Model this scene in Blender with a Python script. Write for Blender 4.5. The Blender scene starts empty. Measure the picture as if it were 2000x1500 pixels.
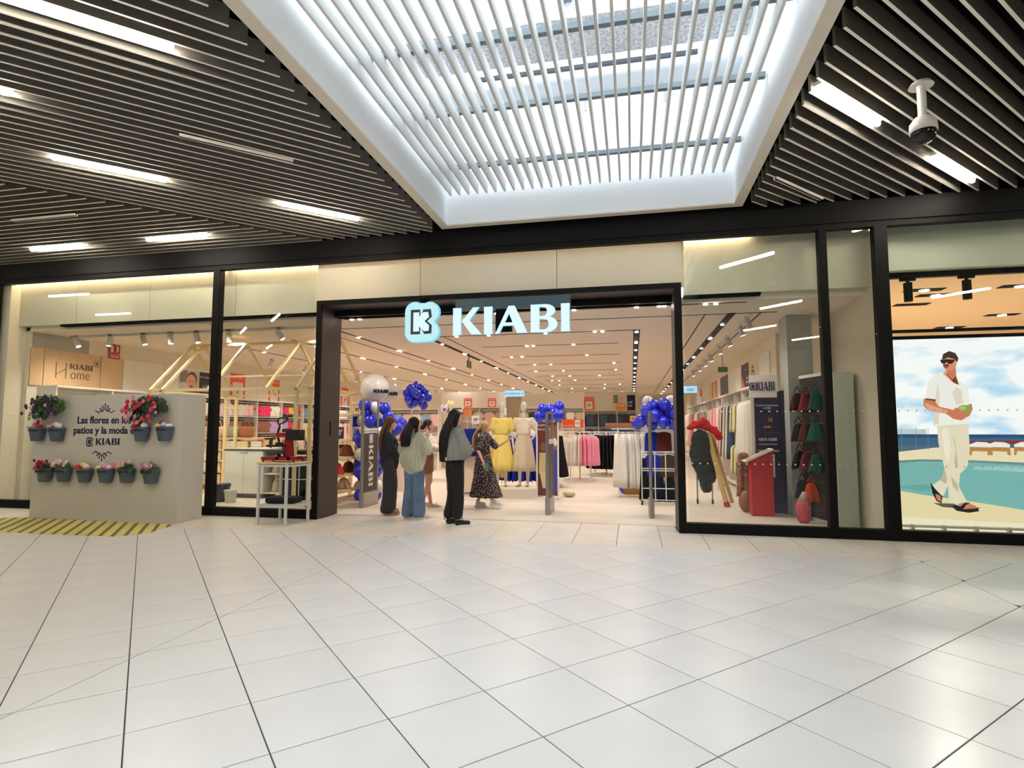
import bpy, math, random
from math import sin, cos, pi, radians, sqrt
from mathutils import Vector, Matrix, noise
random.seed(7)
sc = bpy.context.scene
COL = sc.collection

# ---------------- camera, world, exposure ----------------
CAMZ = 1.5
cd = bpy.data.cameras.new('camera'); cam = bpy.data.objects.new('camera', cd); COL.objects.link(cam)
cd.sensor_width = 36; cd.lens = 36*1100/2000; cd.clip_start = .05; cd.clip_end = 200
cam.location = (0, 0, CAMZ); cam.rotation_euler = (radians(90+4.37), 0, radians(12))
sc.camera = cam
sc.view_settings.view_transform = 'Standard'; sc.view_settings.look = 'None'
sc.view_settings.exposure = 0.0; sc.view_settings.gamma = 1.0; sc.view_settings.use_curve_mapping = False
SKY = 4.2
w = bpy.data.worlds.new('sky'); sc.world = w; w.use_nodes = True
w.node_tree.nodes['Background'].inputs[0].default_value = (.84, .93, 1, 1)
w.node_tree.nodes['Background'].inputs[1].default_value = SKY
cy = sc.cycles
cy.max_bounces = 8; cy.diffuse_bounces = 5; cy.glossy_bounces = 4; cy.transmission_bounces = 6; cy.transparent_max_bounces = 16
cy.caustics_reflective = False; cy.caustics_refractive = False
cy.sample_clamp_indirect = 6; cy.use_denoising = True; cy.use_light_tree = True
TUBE_E = 85; SHOP_W = 30; SIGN_E = 1.15

def light(kind, name, loc, energy, color=(1, 1, 1), size=.1, sizey=None, rot=(0, 0, 0), spot=120, blend=.8):
    l = bpy.data.lights.new(name, kind); l.energy = energy; l.color = color
    if kind == 'AREA':
        l.shape = 'RECTANGLE'; l.size = size; l.size_y = sizey or size
    else: l.shadow_soft_size = size
    if kind == 'SPOT': l.spot_size = radians(spot); l.spot_blend = blend
    o = bpy.data.objects.new(name, l); o.location = loc; o.rotation_euler = rot; COL.objects.link(o); return o
# daylight portals: tell the renderer where the sky comes in (they emit nothing themselves)
pl = light('AREA', 'skylight_portal', (-.66, 1.2, 6.98), 1, size=4.2, sizey=13.9); pl.data.cycles.is_portal = True

# ---------------- pixel helpers (real distances given) ----------------
_f = Vector((-sin(radians(12))*cos(radians(4.37)), cos(radians(12))*cos(radians(4.37)), sin(radians(4.37))))
_r = Vector((cos(radians(12)), sin(radians(12)), 0)); _u = _r.cross(_f)
def _ray(px, py): return _f + _r*((px-1000)/1100) - _u*((py-750)/1100)
def at(px, py, Y):            # point of the plane y = Y behind that pixel
    d = _ray(px, py); t = Y/d.y; return Vector((d.x*t, Y, CAMZ+d.z*t))
def atx(px, py, X):
    d = _ray(px, py); t = X/d.x; return Vector((X, d.y*t, CAMZ+d.z*t))
def atz(px, py, Z=0):
    d = _ray(px, py); t = (Z-CAMZ)/d.z; return Vector((d.x*t, d.y*t, Z))

# ---------------- materials ----------------
def lin(c): return tuple(((v/255)/12.92 if v/255 <= .04045 else ((v/255+.055)/1.055)**2.4) for v in c)
_MC = {}
def mat(name, c, rough=.5, metal=0, spec=.5, nz=0, nscale=8, bump=0, bscale=60, stretch=None, coat=0, sheen=0):
    if name in _MC: return _MC[name]
    m = bpy.data.materials.new(name); m.use_nodes = True; nt = m.node_tree; b = nt.nodes['Principled BSDF']
    L = lin(c); b.inputs['Base Color'].default_value = (*L, 1); b.inputs['Roughness'].default_value = rough
    b.inputs['Metallic'].default_value = metal; b.inputs['Specular IOR Level'].default_value = spec
    b.inputs['Coat Weight'].default_value = coat; b.inputs['Sheen Weight'].default_value = sheen
    if nz or bump:
        tc = nt.nodes.new('ShaderNodeTexCoord'); mp = nt.nodes.new('ShaderNodeMapping'); nt.links.new(tc.outputs['Object'], mp.inputs[0])
        if stretch: mp.inputs['Scale'].default_value = stretch
    if nz:
        n = nt.nodes.new('ShaderNodeTexNoise'); n.inputs['Scale'].default_value = nscale; n.inputs['Detail'].default_value = 5
        nt.links.new(mp.outputs[0], n.inputs['Vector'])
        r = nt.nodes.new('ShaderNodeValToRGB'); nt.links.new(n.outputs['Fac'], r.inputs[0])
        r.color_ramp.elements[0].position = .3; r.color_ramp.elements[1].position = .7
        r.color_ramp.elements[0].color = (*[v*(1-nz) for v in L], 1); r.color_ramp.elements[1].color = (*[min(1, v*(1+nz)) for v in L], 1)
        nt.links.new(r.outputs[0], b.inputs['Base Color'])
    if bump:
        n = nt.nodes.new('ShaderNodeTexNoise'); n.inputs['Scale'].default_value = bscale; n.inputs['Detail'].default_value = 3
        nt.links.new(mp.outputs[0], n.inputs['Vector'])
        bp = nt.nodes.new('ShaderNodeBump'); bp.inputs['Strength'].default_value = bump; bp.inputs['Distance'].default_value = .01
        nt.links.new(n.outputs['Fac'], bp.inputs['Height']); nt.links.new(bp.outputs[0], b.inputs['Normal'])
    _MC[name] = m; return m
def emis(name, c, s):
    if name in _MC: return _MC[name]
    m = bpy.data.materials.new(name); m.use_nodes = True; nt = m.node_tree; nt.nodes.remove(nt.nodes['Principled BSDF'])
    e = nt.nodes.new('ShaderNodeEmission'); e.inputs[0].default_value = (*lin(c), 1); e.inputs[1].default_value = s
    nt.links.new(e.outputs[0], nt.nodes['Material Output'].inputs[0]); _MC[name] = m; return m
def fab(c): return mat('fabric_%d_%d_%d' % c, c, rough=.85, spec=.2, bump=.25, bscale=90)
def paint(c, r=.5): return mat('paint_%d_%d_%d_%d' % (*c, r*100), c, rough=r)
def glass_mat(name, tint, ior=1.5, rough=0):
    m = bpy.data.materials.new(name); m.use_nodes = True; nt = m.node_tree; nt.nodes.remove(nt.nodes['Principled BSDF'])
    t = nt.nodes.new('ShaderNodeBsdfTransparent'); t.inputs[0].default_value = (*tint, 1)
    g = nt.nodes.new('ShaderNodeBsdfGlossy'); g.inputs['Roughness'].default_value = rough
    f = nt.nodes.new('ShaderNodeFresnel'); f.inputs[0].default_value = ior
    x = nt.nodes.new('ShaderNodeMixShader')
    ge = nt.nodes.new('ShaderNodeNewGeometry'); mr = nt.nodes.new('ShaderNodeMapRange'); mr.inputs[3].default_value = ior; mr.inputs[4].default_value = 1/ior
    nt.links.new(ge.outputs['Backfacing'], mr.inputs[0]); nt.links.new(mr.outputs[0], f.inputs[0])
    nt.links.new(f.outputs[0], x.inputs[0]); nt.links.new(t.outputs[0], x.inputs[1]); nt.links.new(g.outputs[0], x.inputs[2])
    nt.links.new(x.outputs[0], nt.nodes['Material Output'].inputs[0]); return m

# ---------------- mesh builder ----------------
class M:
    def __init__(s): s.v = []; s.f = []; s.m = []; s.k = 0
    def add(s, vs, fs):
        b = len(s.v); s.v += [tuple(p) for p in vs]; s.f += [tuple(b+i for i in f) for f in fs]; s.m += [s.k]*len(fs); return s
    def box(s, lo, hi):
        x0, y0, z0 = lo; x1, y1, z1 = hi
        return s.add([(x0,y0,z0),(x1,y0,z0),(x1,y1,z0),(x0,y1,z0),(x0,y0,z1),(x1,y0,z1),(x1,y1,z1),(x0,y1,z1)],
                     [(0,3,2,1),(4,5,6,7),(0,1,5,4),(1,2,6,5),(2,3,7,6),(3,0,4,7)])
    def cbox(s, c, sz, R=None):
        hx, hy, hz = sz[0]/2, sz[1]/2, sz[2]/2
        vs = [Vector(p) for p in [(-hx,-hy,-hz),(hx,-hy,-hz),(hx,hy,-hz),(-hx,hy,-hz),(-hx,-hy,hz),(hx,-hy,hz),(hx,hy,hz),(-hx,hy,hz)]]
        if R is not None: vs = [R @ v for v in vs]
        c = Vector(c); return s.add([c+v for v in vs], [(0,3,2,1),(4,5,6,7),(0,1,5,4),(1,2,6,5),(2,3,7,6),(3,0,4,7)])
    def bar(s, a, b, w, h=None):      # square tube a->b
        a = Vector(a); b = Vector(b); d = (b-a); L = d.length; R = d.to_track_quat('X', 'Z').to_matrix()
        return s.cbox((a+b)/2, (L, w, h or w), R)
    def cyl(s, a, b, r, r2=None, n=10, cap=True):
        a = Vector(a); b = Vector(b); r2 = r if r2 is None else r2
        R = (b-a).to_track_quat('Z', 'Y').to_matrix(); vs = []
        for p, q in ((a, r), (b, r2)):
            for i in range(n): vs.append(p+R @ Vector((cos(2*pi*i/n)*q, sin(2*pi*i/n)*q, 0)))
        fs = [(i, (i+1) % n, n+(i+1) % n, n+i) for i in range(n)]
        if cap: fs += [tuple(range(n-1, -1, -1)), tuple(range(n, 2*n))]
        return s.add(vs, fs)
    def tube(s, pts, r, n=8):
        for a, b in zip(pts, pts[1:]): s.cyl(a, b, r, n=n)
        return s
    def loft(s, rings, cap=True):     # rings: lists of equal length
        n = len(rings[0]); vs = [p for r in rings for p in r]; fs = []
        for k in range(len(rings)-1):
            for i in range(n):
                j = (i+1) % n; fs.append((k*n+i, k*n+j, (k+1)*n+j, (k+1)*n+i))
        if cap: fs += [tuple(range(n-1, -1, -1)), tuple(range((len(rings)-1)*n, len(rings)*n))]
        return s.add(vs, fs)
    def eloft(s, rs, n=16, rip=0, nrip=6, seed=0):   # rs: (x,y,z,rx,ry)
        rings = []
        for k, (x, y, z, rx, ry) in enumerate(rs):
            t = k/max(1, len(rs)-1)
            rings.append([(x+cos(2*pi*i/n)*rx*(1+rip*t*sin(nrip*2*pi*i/n+seed)), y+sin(2*pi*i/n)*ry*(1+rip*t*sin(nrip*2*pi*i/n+seed)), z) for i in range(n)])
        return s.loft(rings)
    def ell(s, c, r, n=12, m=8, R=None):
        c = Vector(c); rings = []
        if not hasattr(r, '__len__'): r = (r, r, r)
        for k in range(1, m):
            a = -pi/2+pi*k/m
            rings.append([Vector((cos(2*pi*i/n)*cos(a)*r[0], sin(2*pi*i/n)*cos(a)*r[1], sin(a)*r[2])) for i in range(n)])
        vs = [Vector((0, 0, -r[2]))]+[p for q in rings for p in q]+[Vector((0, 0, r[2]))]
        if R is not None: vs = [R @ v for v in vs]
        fs = [(0, 1+(i+1) % n, 1+i) for i in range(n)]
        for k in range(m-2):
            for i in range(n):
                j = (i+1) % n; fs.append((1+k*n+i, 1+k*n+j, 1+(k+1)*n+j, 1+(k+1)*n+i))
        b = 1+(m-2)*n; e = len(vs)-1
        fs += [(b+i, b+(i+1) % n, e) for i in range(n)]
        return s.add([c+v for v in vs], fs)
    def cap(s, a, b, r1, r2, n=10):   # tapered capsule
        s.cyl(a, b, r1, r2, n); s.ell(a, r1, n, 6); s.ell(b, r2, n, 6); return s
    def poly(s, pts, O, U, V, d=0, th=0.002):   # flat polygon in plane O+uU+vV, thickness th towards viewer normal UxV
        O = Vector(O); U = Vector(U); V = Vector(V); N = U.cross(V).normalized(); n = len(pts)
        a = [O+U*p[0]+V*p[1]+N*d for p in pts]; b = [q+N*th for q in a]
        ar = sum(pts[i][0]*pts[(i+1) % n][1]-pts[(i+1) % n][0]*pts[i][1] for i in range(n))
        if ar < 0: a.reverse(); b.reverse()
        return s.add(a+b, [tuple(range(n-1, -1, -1)), tuple(range(n, 2*n))]+[(i, (i+1) % n, n+(i+1) % n, n+i) for i in range(n)])
    def mesh(s, name, mats, smooth=False):
        me = bpy.data.meshes.new(name); me.from_pydata(s.v, [], s.f); me.update()
        for m in (mats if isinstance(mats, (list, tuple)) else [mats]): me.materials.append(m)
        if len(me.materials) > 1: me.polygons.foreach_set('material_index', s.m)
        if smooth: me.polygons.foreach_set('use_smooth', [True]*len(me.polygons))
        return me
WM = {}
def meta(o, label=None, cat=None, group=None, kind=None):
    if label: o['label'] = label
    if cat: o['category'] = cat
    if group: o['group'] = group
    if kind: o['kind'] = kind
    return o
def thing(name, label, cat, loc=(0, 0, 0), rz=0, group=None, kind=None):
    o = bpy.data.objects.new(name, None); COL.objects.link(o); o.location = loc; o.rotation_euler = (0, 0, rz)
    o.empty_display_size = .1
    WM[o.name] = Matrix.Translation(Vector(loc)) @ Matrix.Rotation(rz, 4, 'Z'); return meta(o, label, cat, group, kind)
def link(name, me, parent=None, local=False, loc=(0, 0, 0), rz=0):
    o = bpy.data.objects.new(name, me); COL.objects.link(o); o.location = loc; o.rotation_euler = (0, 0, rz)
    if parent is not None:
        o.parent = parent
        if not local and parent.name in WM: o.matrix_parent_inverse = WM[parent.name].inverted()
    return o
def obj(name, mb, mats, parent=None, local=False, smooth=False, bevel=0, **kw):
    o = link(name, mb.mesh(name, mats, smooth), parent, local, **kw)
    if bevel:
        b = o.modifiers.new('bevel', 'BEVEL'); b.width = bevel; b.segments = 2; b.limit_method = 'ANGLE'; b.angle_limit = radians(40)
    return o
def struct(name, mb, mats, parent=None, label=None, **kw):
    o = obj(name, mb, mats, parent, **kw)
    if parent is None: o['kind'] = 'structure'
    if label: o['label'] = label
    return o
def bake(o):
    dg = bpy.context.evaluated_depsgraph_get(); dg.update(); me = bpy.data.meshes.new_from_object(o.evaluated_get(dg)); return me
def remesh(mb, voxel, mats, smooth=3, disp=None, name='body'):
    me = mb.mesh(name, mats, True); o = bpy.data.objects.new('tmp', me); COL.objects.link(o)
    r = o.modifiers.new('r', 'REMESH'); r.mode = 'VOXEL'; r.voxel_size = voxel; r.use_smooth_shade = True
    if smooth: q = o.modifiers.new('s', 'SMOOTH'); q.iterations = smooth; q.factor = .6
    out = bake(o); out.name = name
    bpy.data.objects.remove(o); bpy.data.meshes.remove(me)
    if disp:
        ns = [v.normal.copy() for v in out.vertices]
        for v, n in zip(out.vertices, ns): v.co += n*disp(v.co)
    out.polygons.foreach_set('use_smooth', [True]*len(out.polygons))
    if len(out.materials) == 0: out.materials.append(mats)
    return out
def frame(O, U, V):
    U = Vector(U).normalized(); V = Vector(V).normalized(); N = U.cross(V); m = Matrix((U, V, N)).transposed().to_4x4(); m.translation = Vector(O); return m
def text(body, size, O, U, V, m, parent, name='lettering', ext=.002, align='CENTER', bold=0, xs=1, local=False):
    c = bpy.data.curves.new('t', 'FONT'); c.body = body; c.size = size; c.align_x = align; c.align_y = 'CENTER'; c.extrude = ext; c.offset = bold
    c.resolution_u = 3
    t = bpy.data.objects.new('t', c); COL.objects.link(t); me = bake(t); bpy.data.objects.remove(t)
    F = frame(O, U, V) @ Matrix.Diagonal((xs, 1, 1, 1)); me.transform(F); me.materials.clear(); me.materials.append(m)
    return link(name, me, parent, local)
def shape2d(loops, ext):
    c = bpy.data.curves.new('s', 'CURVE'); c.dimensions = '2D'; c.fill_mode = 'BOTH'; c.extrude = ext
    for lp in loops:
        sp = c.splines.new('POLY'); sp.points.add(len(lp)-1); sp.use_cyclic_u = True
        for i, p in enumerate(lp): sp.points[i].co = (p[0], p[1], 0, 1)
    t = bpy.data.objects.new('s', c); COL.objects.link(t); me = bake(t); bpy.data.objects.remove(t); return me
def art(name, parent, O, U, V, w, h, shapes, emit=None, th=.0012, base=.006, local=False):
    # flat print: shapes = (colour, [(u,v)..]) with u,v in 0..1, stacked in thin layers
    mb = M(); mats = []; keys = {}; Un = Vector(U).normalized()*w; Vn = Vector(V).normalized()*h
    for i, (c, pts) in enumerate(shapes):
        if c not in keys:
            keys[c] = len(mats)
            mats.append(c if not isinstance(c, tuple) else (emis('print_glow_%d_%d_%d' % c, c, emit) if emit else mat('print_%d_%d_%d' % c, c, rough=.55)))
        mb.k = keys[c]; mb.poly(pts, O, Un, Vn, d=base+i*th if i else 0, th=th if i else base)
    return obj(name, mb, mats, parent, local)
def circ(cx, cy, rx, ry=None, n=20, a0=0, a1=2*pi):
    ry = ry or rx; return [(cx+cos(a0+(a1-a0)*i/n)*rx, cy+sin(a0+(a1-a0)*i/n)*ry) for i in range(n)]
def rect(x0, y0, x1, y1): return [(x0, y0), (x1, y0), (x1, y1), (x0, y1)]
def copy_tree(o, parent=None):
    c = o.copy(); COL.objects.link(c)
    if parent is not None: c.parent = parent
    if o.name in WM: WM[c.name] = WM[o.name].copy()
    for ch in list(o.children): copy_tree(ch, c)
    return c
def place(o, loc, rz=None):
    o.location = loc
    if rz is not None: o.rotation_euler = (0, 0, rz)
def shot(name, proto_me, label, cat, group, loc, rz=0, scale=1, kind=None):  # single-mesh thing sharing mesh data
    o = bpy.data.objects.new(name, proto_me); COL.objects.link(o); o.location = loc; o.rotation_euler = (0, 0, rz)
    o.scale = (scale,)*3 if not hasattr(scale, '__len__') else scale
    return meta(o, label, cat, group, kind)

# ---------------- shared materials ----------------
BLACK = mat('black_powder_coat', (13, 12, 12), rough=.6, spec=.15)
DARKP = mat('dark_bronze_panel', (62, 52, 50), rough=.5, bump=.05, bscale=200)
WHITE = mat('white_laminate', (236, 230, 220), rough=.45)
WHITEM = mat('white_metal', (228, 226, 222), rough=.35)
CEILW = mat('white_plaster', (250, 238, 222), rough=.9, spec=.2)
PANEL = mat('cream_wall_panel', (226, 214, 188), rough=.6, nz=.03, nscale=2)
SLAT = mat('grey_slat_shaded', (112, 108, 100), rough=.6, nz=.08, nscale=6)  # slat sides: darkened to paint in the shade between slats
SLATB = mat('slat_edge_lit', (250, 243, 231), rough=.55)  # slat undersides: lightened to paint in the light bounced off the floor
VOID = mat('black_void', (10, 10, 11), rough=.95, spec=.1)
STEEL = mat('brushed_steel', (165, 163, 160), rough=.32, metal=.9)
WOOD = mat('light_wood', (226, 190, 142), rough=.5, nz=.12, nscale=5, stretch=(1, 1, 8))
GOLD = mat('ash_wood_frame', (238, 214, 162), rough=.5, nz=.06, nscale=6)
GLASS = glass_mat('clear_glass', (.955, .975, .96), 1.45)
NAVY = mat('navy_print', (24, 22, 66), rough=.5)
BLUEB = mat('blue_balloon', (22, 40, 205), rough=.22, spec=.6, coat=.4)
WHITEB = mat('white_balloon', (232, 226, 222), rough=.25, spec=.5, coat=.3)
ORANGE = (238, 84, 30)
# ================= FLOOR =================
FLOORM = mat('polished_white_tile', (229, 228, 227), rough=.27, spec=.5, nz=.035, nscale=1.6)
BORD = mat('cream_border_tile', (236, 228, 216), rough=.27, spec=.5, nz=.05, nscale=2)
JOINT = mat('dark_joint', (70, 66, 68), rough=.9)
SHOPF = mat('beige_shop_floor', (226, 214, 198), rough=.33, spec=.4, nz=.07, nscale=1.3, stretch=(.5, 2, 1))
fl = struct('floor', M().box((-19, -10, -.12), (13, 9.0, -.006)), JOINT)
def clip(poly, a, b, c):      # keep a*x+b*y<=c
    out = []
    for i, p in enumerate(poly):
        q = poly[(i+1) % len(poly)]; dp = a*p[0]+b*p[1]-c; dq = a*q[0]+b*q[1]-c
        if dp <= 0: out.append(p)
        if (dp < 0 < dq) or (dq < 0 < dp):
            t = dp/(dp-dq); out.append((p[0]+(q[0]-p[0])*t, p[1]+(q[1]-p[1])*t))
    return out
def tile_prism(mb, poly):
    n = len(poly); cx = sum(p[0] for p in poly)/n; cy_ = sum(p[1] for p in poly)/n
    top = []
    for p in poly:
        d = Vector((cx-p[0], cy_-p[1])); d = d.normalized()*.0025 if d.length > 1e-6 else d; top.append((p[0]+d.x, p[1]+d.y, 0))
    mb.add([(p[0], p[1], -.0055) for p in poly]+[(p[0], p[1], -.0012) for p in poly]+top,
           [tuple(range(2*n, 3*n))]+[(i, (i+1) % n, n+(i+1) % n, n+i) for i in range(n)]+[(n+i, n+(i+1) % n, 2*n+(i+1) % n, 2*n+i) for i in range(n)])
PT = .57; g = .0034; S2 = sqrt(2); SEAMS = (-3.21, 3.14); YB = 7.38
full = M(); tile_prism(full, [(0, -PT/S2*2/2+g*1.4), (PT/S2-g*1.4, 0), (0, PT/S2-g*1.4), (-PT/S2+g*1.4, 0)])
full_me = full.mesh('floor_tile', FLOORM); rest = M(); tiles = []
for iu in range(-34, 26):
    for iv in range(-30, 34):
        u0 = 2.255+PT*iu; v0 = 1.745+PT*iv
        P4 = [((u-v)/S2, (u+v)/S2) for u, v in ((u0, v0), (u0+PT, v0), (u0+PT, v0+PT), (u0, v0+PT))]
        cx = sum(p[0] for p in P4)/4; cyy = sum(p[1] for p in P4)/4
        if cyy < -9.5 or cyy > 7.8 or cx < -18.5 or cx > 12.5: continue
        half = PT/S2; pieces = []; whole = True
        zones = [(-99, SEAMS[0]), SEAMS, (SEAMS[1], 99)]
        sh = [(P4[i][0]+(cx-P4[i][0])*.012, P4[i][1]+(cyy-P4[i][1])*.012) for i in range(4)]
        for a, b in zones:
            if cx+half <= a or cx-half >= b: continue
            q = sh
            if cx-half < a: q = clip(q, -1, 0, -(a+g)); whole = False
            if cx+half > b: q = clip(q, 1, 0, b-g); whole = False
            if cyy+half > YB: q = clip(q, 0, 1, YB-g); whole = False
            if len(q) > 2: pieces.append(q)
        for q in pieces: tiles.append((cx, cyy, q, whole))
def seen(x, y):
    d = Vector((x, y, -CAMZ)); z = d.dot(_f)
    if z < .5: return False
    px = 1000+1100*d.dot(_r)/z; py = 750-1100*d.dot(_u)/z; return -90 < px < 2090 and py < 1600
def area(q): return abs(sum(q[i][0]*q[(i+1) % len(q)][1]-q[(i+1) % len(q)][0]*q[i][1] for i in range(len(q))))
tiles.sort(key=lambda t: (not seen(t[0], t[1]), (t[0]**2+t[1]**2)))
nt_ = 0
for cx, cyy, q, whole in tiles:
    if area(q) < .004: continue
    if nt_ < 250 and seen(cx, cyy):
        if whole: link('floor_tile', full_me, fl, loc=(cx, cyy, 0))
        else:
            mb = M(); tile_prism(mb, q); obj('floor_tile', mb, FLOORM, fl)
        nt_ += 1
    else: tile_prism(rest, q)
nb = 0
for r, (ya, yb) in enumerate(((YB, 7.99), (7.99, 8.55), (8.55, 9.0))):
    for k in range(-32, 22):
        xa = .35+PT*k; 
        if xa > 12 or (r == 2 and not (-5.1 < xa+.3 < .7)): continue
        q = [(xa+g, ya+g), (xa+PT-g, ya+g), (xa+PT-g, yb-g), (xa+g, yb-g)]
        if r == 2: q = clip(clip(q, -1, 0, 5.03), 1, 0, .61)
        if len(q) < 3: continue
        if nb < 50 and -9.5 < xa < 4.6 and seen(xa, ya):
            mb = M(); tile_prism(mb, q); obj('border_tile', mb, BORD, fl); nb += 1
        else:
            rest.k = 1; tile_prism(rest, q); rest.k = 0
o = obj('outlying_tiles', rest, [FLOORM, BORD], fl); o['kind'] = 'stuff'
sf = struct('shop_floor', M().box((-12.6, 9.0, -.12), (3.4, 38.5, .0)), SHOPF)
obj('threshold_strip', M().box((-5.03, 8.975, -.004), (.62, 9.0, .001)), STEEL, sf)
obj('white_floor_strip', M().box((-12, 11.05, 0), (2.5, 11.12, .001)), mat('white_strip', (250, 244, 236), rough=.3), sf)
struct('neighbour_floor', M().box((3.45, 8.6, -.12), (13, 18, 0)), SHOPF)
# tactile-looking yellow lozenge sticker in front of the flower panel
mt = thing('floor_sticker', 'yellow striped floor sticker in front of the flower panel', 'sticker', (-8.4, 7.05, 0))
E_ = [(-10.9, 6.62), (-8.25, 6.5), (-6.95, 6.56), (-6.72, 6.9), (-6.9, 7.55), (-9.85, 7.6), (-11.4, 7.2)]
obj('sheet', M().poly(E_, (0, 0, 0), (1, 0, 0), (0, 1, 0), d=.0005, th=.001), mat('yellow_vinyl', (226, 212, 122), rough=.5), mt)
sd = Vector((-.72, .9, 0)).normalized(); nd = Vector((sd.y, -sd.x, 0))
for k in range(-21, 16):
    c0 = Vector((-8.4, 7.05, 0))+nd*(k*.155)
    A = [(c0+sd*s+nd*t) for s, t in ((-2, -.026), (2, -.026), (2, .026), (-2, .026))]; q = [(p.x, p.y) for p in A]
    for i in range(len(E_)):
        p0 = E_[i]; p1 = E_[(i+1) % len(E_)]; ex, ey = p1[0]-p0[0], p1[1]-p0[1]
        q = clip(q, ey, -ex, ey*p0[0]-ex*p0[1]) if len(q) > 2 else q
    if len(q) > 2: obj('stripe', M().poly(q, (0, 0, 0), (1, 0, 0), (0, 1, 0), d=.0018, th=.0006), mat('brown_print', (120, 106, 66), rough=.6), mt)

# ================= MALL HALL =================
HW = mat('hall_wall', (228, 222, 212), rough=.8)
struct('wall_left', M().box((-19.2, -10, 0), (-19, 8.6, 5.2)), HW)
struct('wall_right', M().box((13, -10, 0), (13.2, 8.6, 5.2)), HW)
struct('wall_back', M().box((-19, -10.2, 0), (13, -10, 5.2)), HW)
ce = M()
SX0, SX1, SY0, SY1 = -2.78, 1.46, -5.7, 8.2
RX0, RX1, RY0, RY1 = 5.2, 8.6, -4.7, 5.1
for a, b, c, d in ((-19, -10, SX0-.13, 8.9), (SX0-.13, -10, SX1+.13, SY0), (SX1+.13, -10, 13, 8.9), (SX0-.13, SY1+.13, SX1+.13, 8.9)):
    ce.box((a, b, 4.92), (c, d, 5.0))
ceil = struct('ceiling', ce, VOID)
# slats on the diagonal: v=(y-x)/sqrt2 constant
DP = .1555; ZS = 4.65; SD = .17; TH = .026
def slat(p0, p1, name='slat'):
    p0 = Vector(p0); p1 = Vector(p1); d = (p1-p0).normalized(); n = Vector((-d.y, d.x, 0))*TH/2
    if (p1-p0).length < .06: return None
    a, b, c, e = p0-n, p1-n, p1+n, p0+n; z0, z1 = ZS, ZS+SD; zz = ZS+.004
    mb = M(); V8 = [(q.x, q.y, z) for z in (z0, z1) for q in (a, b, c, e)]
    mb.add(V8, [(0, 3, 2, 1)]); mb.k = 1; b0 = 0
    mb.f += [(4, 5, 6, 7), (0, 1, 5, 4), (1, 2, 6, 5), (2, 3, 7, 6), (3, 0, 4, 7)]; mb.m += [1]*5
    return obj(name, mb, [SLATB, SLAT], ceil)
XL = -3.06; far = M()
for k in range(-9, 62):
    v = 8.17-DP*k; vr = v*S2   # y = x+vr
    if v > 9.5 or v < -2: continue
    x1 = XL if XL+vr < 8.44 else 8.44-vr
    x0 = max(-18.9, -9.9-vr) if v < 9.45 else -18.9
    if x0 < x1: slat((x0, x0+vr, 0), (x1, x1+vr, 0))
for k in range(0, 46):            # chevron slats parallel to the shopfront
    Y = 8.44-.1505*k; X1 = Y-9.56*S2
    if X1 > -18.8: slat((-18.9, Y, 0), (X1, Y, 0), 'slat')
XR = 1.69
for k in range(0, 90):
    v = 4.60+DP-DP*k; vr = v*S2; x0 = XR; x1 = 8.44-vr
    y0 = x0+vr
    if y0 < -9.9: x0 = -9.9-vr
    x1 = min(x1, 12.9)
    # leave the right skylight free
    if x0 >= x1: continue
    ra, rb = 1, 0
    if ra < rb:
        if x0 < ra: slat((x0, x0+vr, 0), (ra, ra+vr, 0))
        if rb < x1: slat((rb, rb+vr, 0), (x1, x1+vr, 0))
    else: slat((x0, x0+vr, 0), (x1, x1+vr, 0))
# ---- skylight shafts ----
SHW = mat('skylight_white', (250, 252, 254), rough=.8, spec=.2); RIM = mat('skylight_rim', (232, 222, 206), rough=.6)
def shaft(x0, x1, y0, y1, name):
    t = .13; m = M()
    for a, b, c, d in ((x0-t, y0-t, x0, y1+t), (x1, y0-t, x1+t, y1+t), (x0, y0-t, x1, y0), (x0, y1, x1, y1+t)): m.box((a, b, 4.66), (c, d, 7.0))
    o = struct(name, m, SHW)
    r = M()
    for a, b, c, d in ((x0-t, y0-t, x0, y1+t), (x1, y0-t, x1+t, y1+t), (x0, y0-t, x1, y0), (x0, y1, x1, y1+t)): r.box((a, b, 4.64), (c, d, 4.66))
    obj('rim', r, RIM, o); return o
sh1 = shaft(SX0, SX1, SY0, SY1, 'ceiling_skylight')
BAF = mat('baffle_white_oak', (222, 222, 220), rough=.6, nz=.07, nscale=3, stretch=(3, .4, 3))
bf = M().box((-.0135, SY0+.15, 5.03), (.0135, 8.02, 5.19)); bme = bf.mesh('baffle', BAF)
for k in range(29): link('baffle', bme, sh1, loc=(-2.66+.1414*k, 0, 0))
for Y in (-4.6, -3.4, -2.2, -1, .2, 1.4, 2.6, 3.8, 5.0, 6.14, 7.5):
    obj('support_rail', M().box((SX0+.02, Y-.03, 5.195), (SX1-.02, Y+.03, 5.25)), mat('galvanised', (112, 124, 130), rough=.5, metal=.3), sh1)
obj('concrete_beam', M().box((SX0, 6.35, 6.35), (SX1, 7.1, 6.98)), mat('rough_concrete', (214, 214, 216), rough=.9, nz=.35, nscale=26, bump=.8, bscale=30), sh1)
obj('cross_beam', M().box((-.78, SY0, 6.55), (-.62, 6.35, 6.75)), mat('grey_steel', (140, 150, 160), rough=.5), sh1)
obj('air_duct', M().cyl((SX0, 7.5, 6.2), (SX1, 7.5, 6.2), .16, n=24), mat('duct_white', (225, 228, 232), rough=.5), sh1, smooth=True)
obj('cable_tray', M().box((-2, 7.2, 6.28), (.9, 7.25, 6.33)), mat('galvanised_dark', (110, 116, 122), rough=.5, metal=.3), sh1)
for X in (-1.7, -.55, .5): obj('duct_hanger', M().cyl((X, 7.42, 6.1), (X, 7.42, 5.8), .02), WHITEM, sh1)
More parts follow.
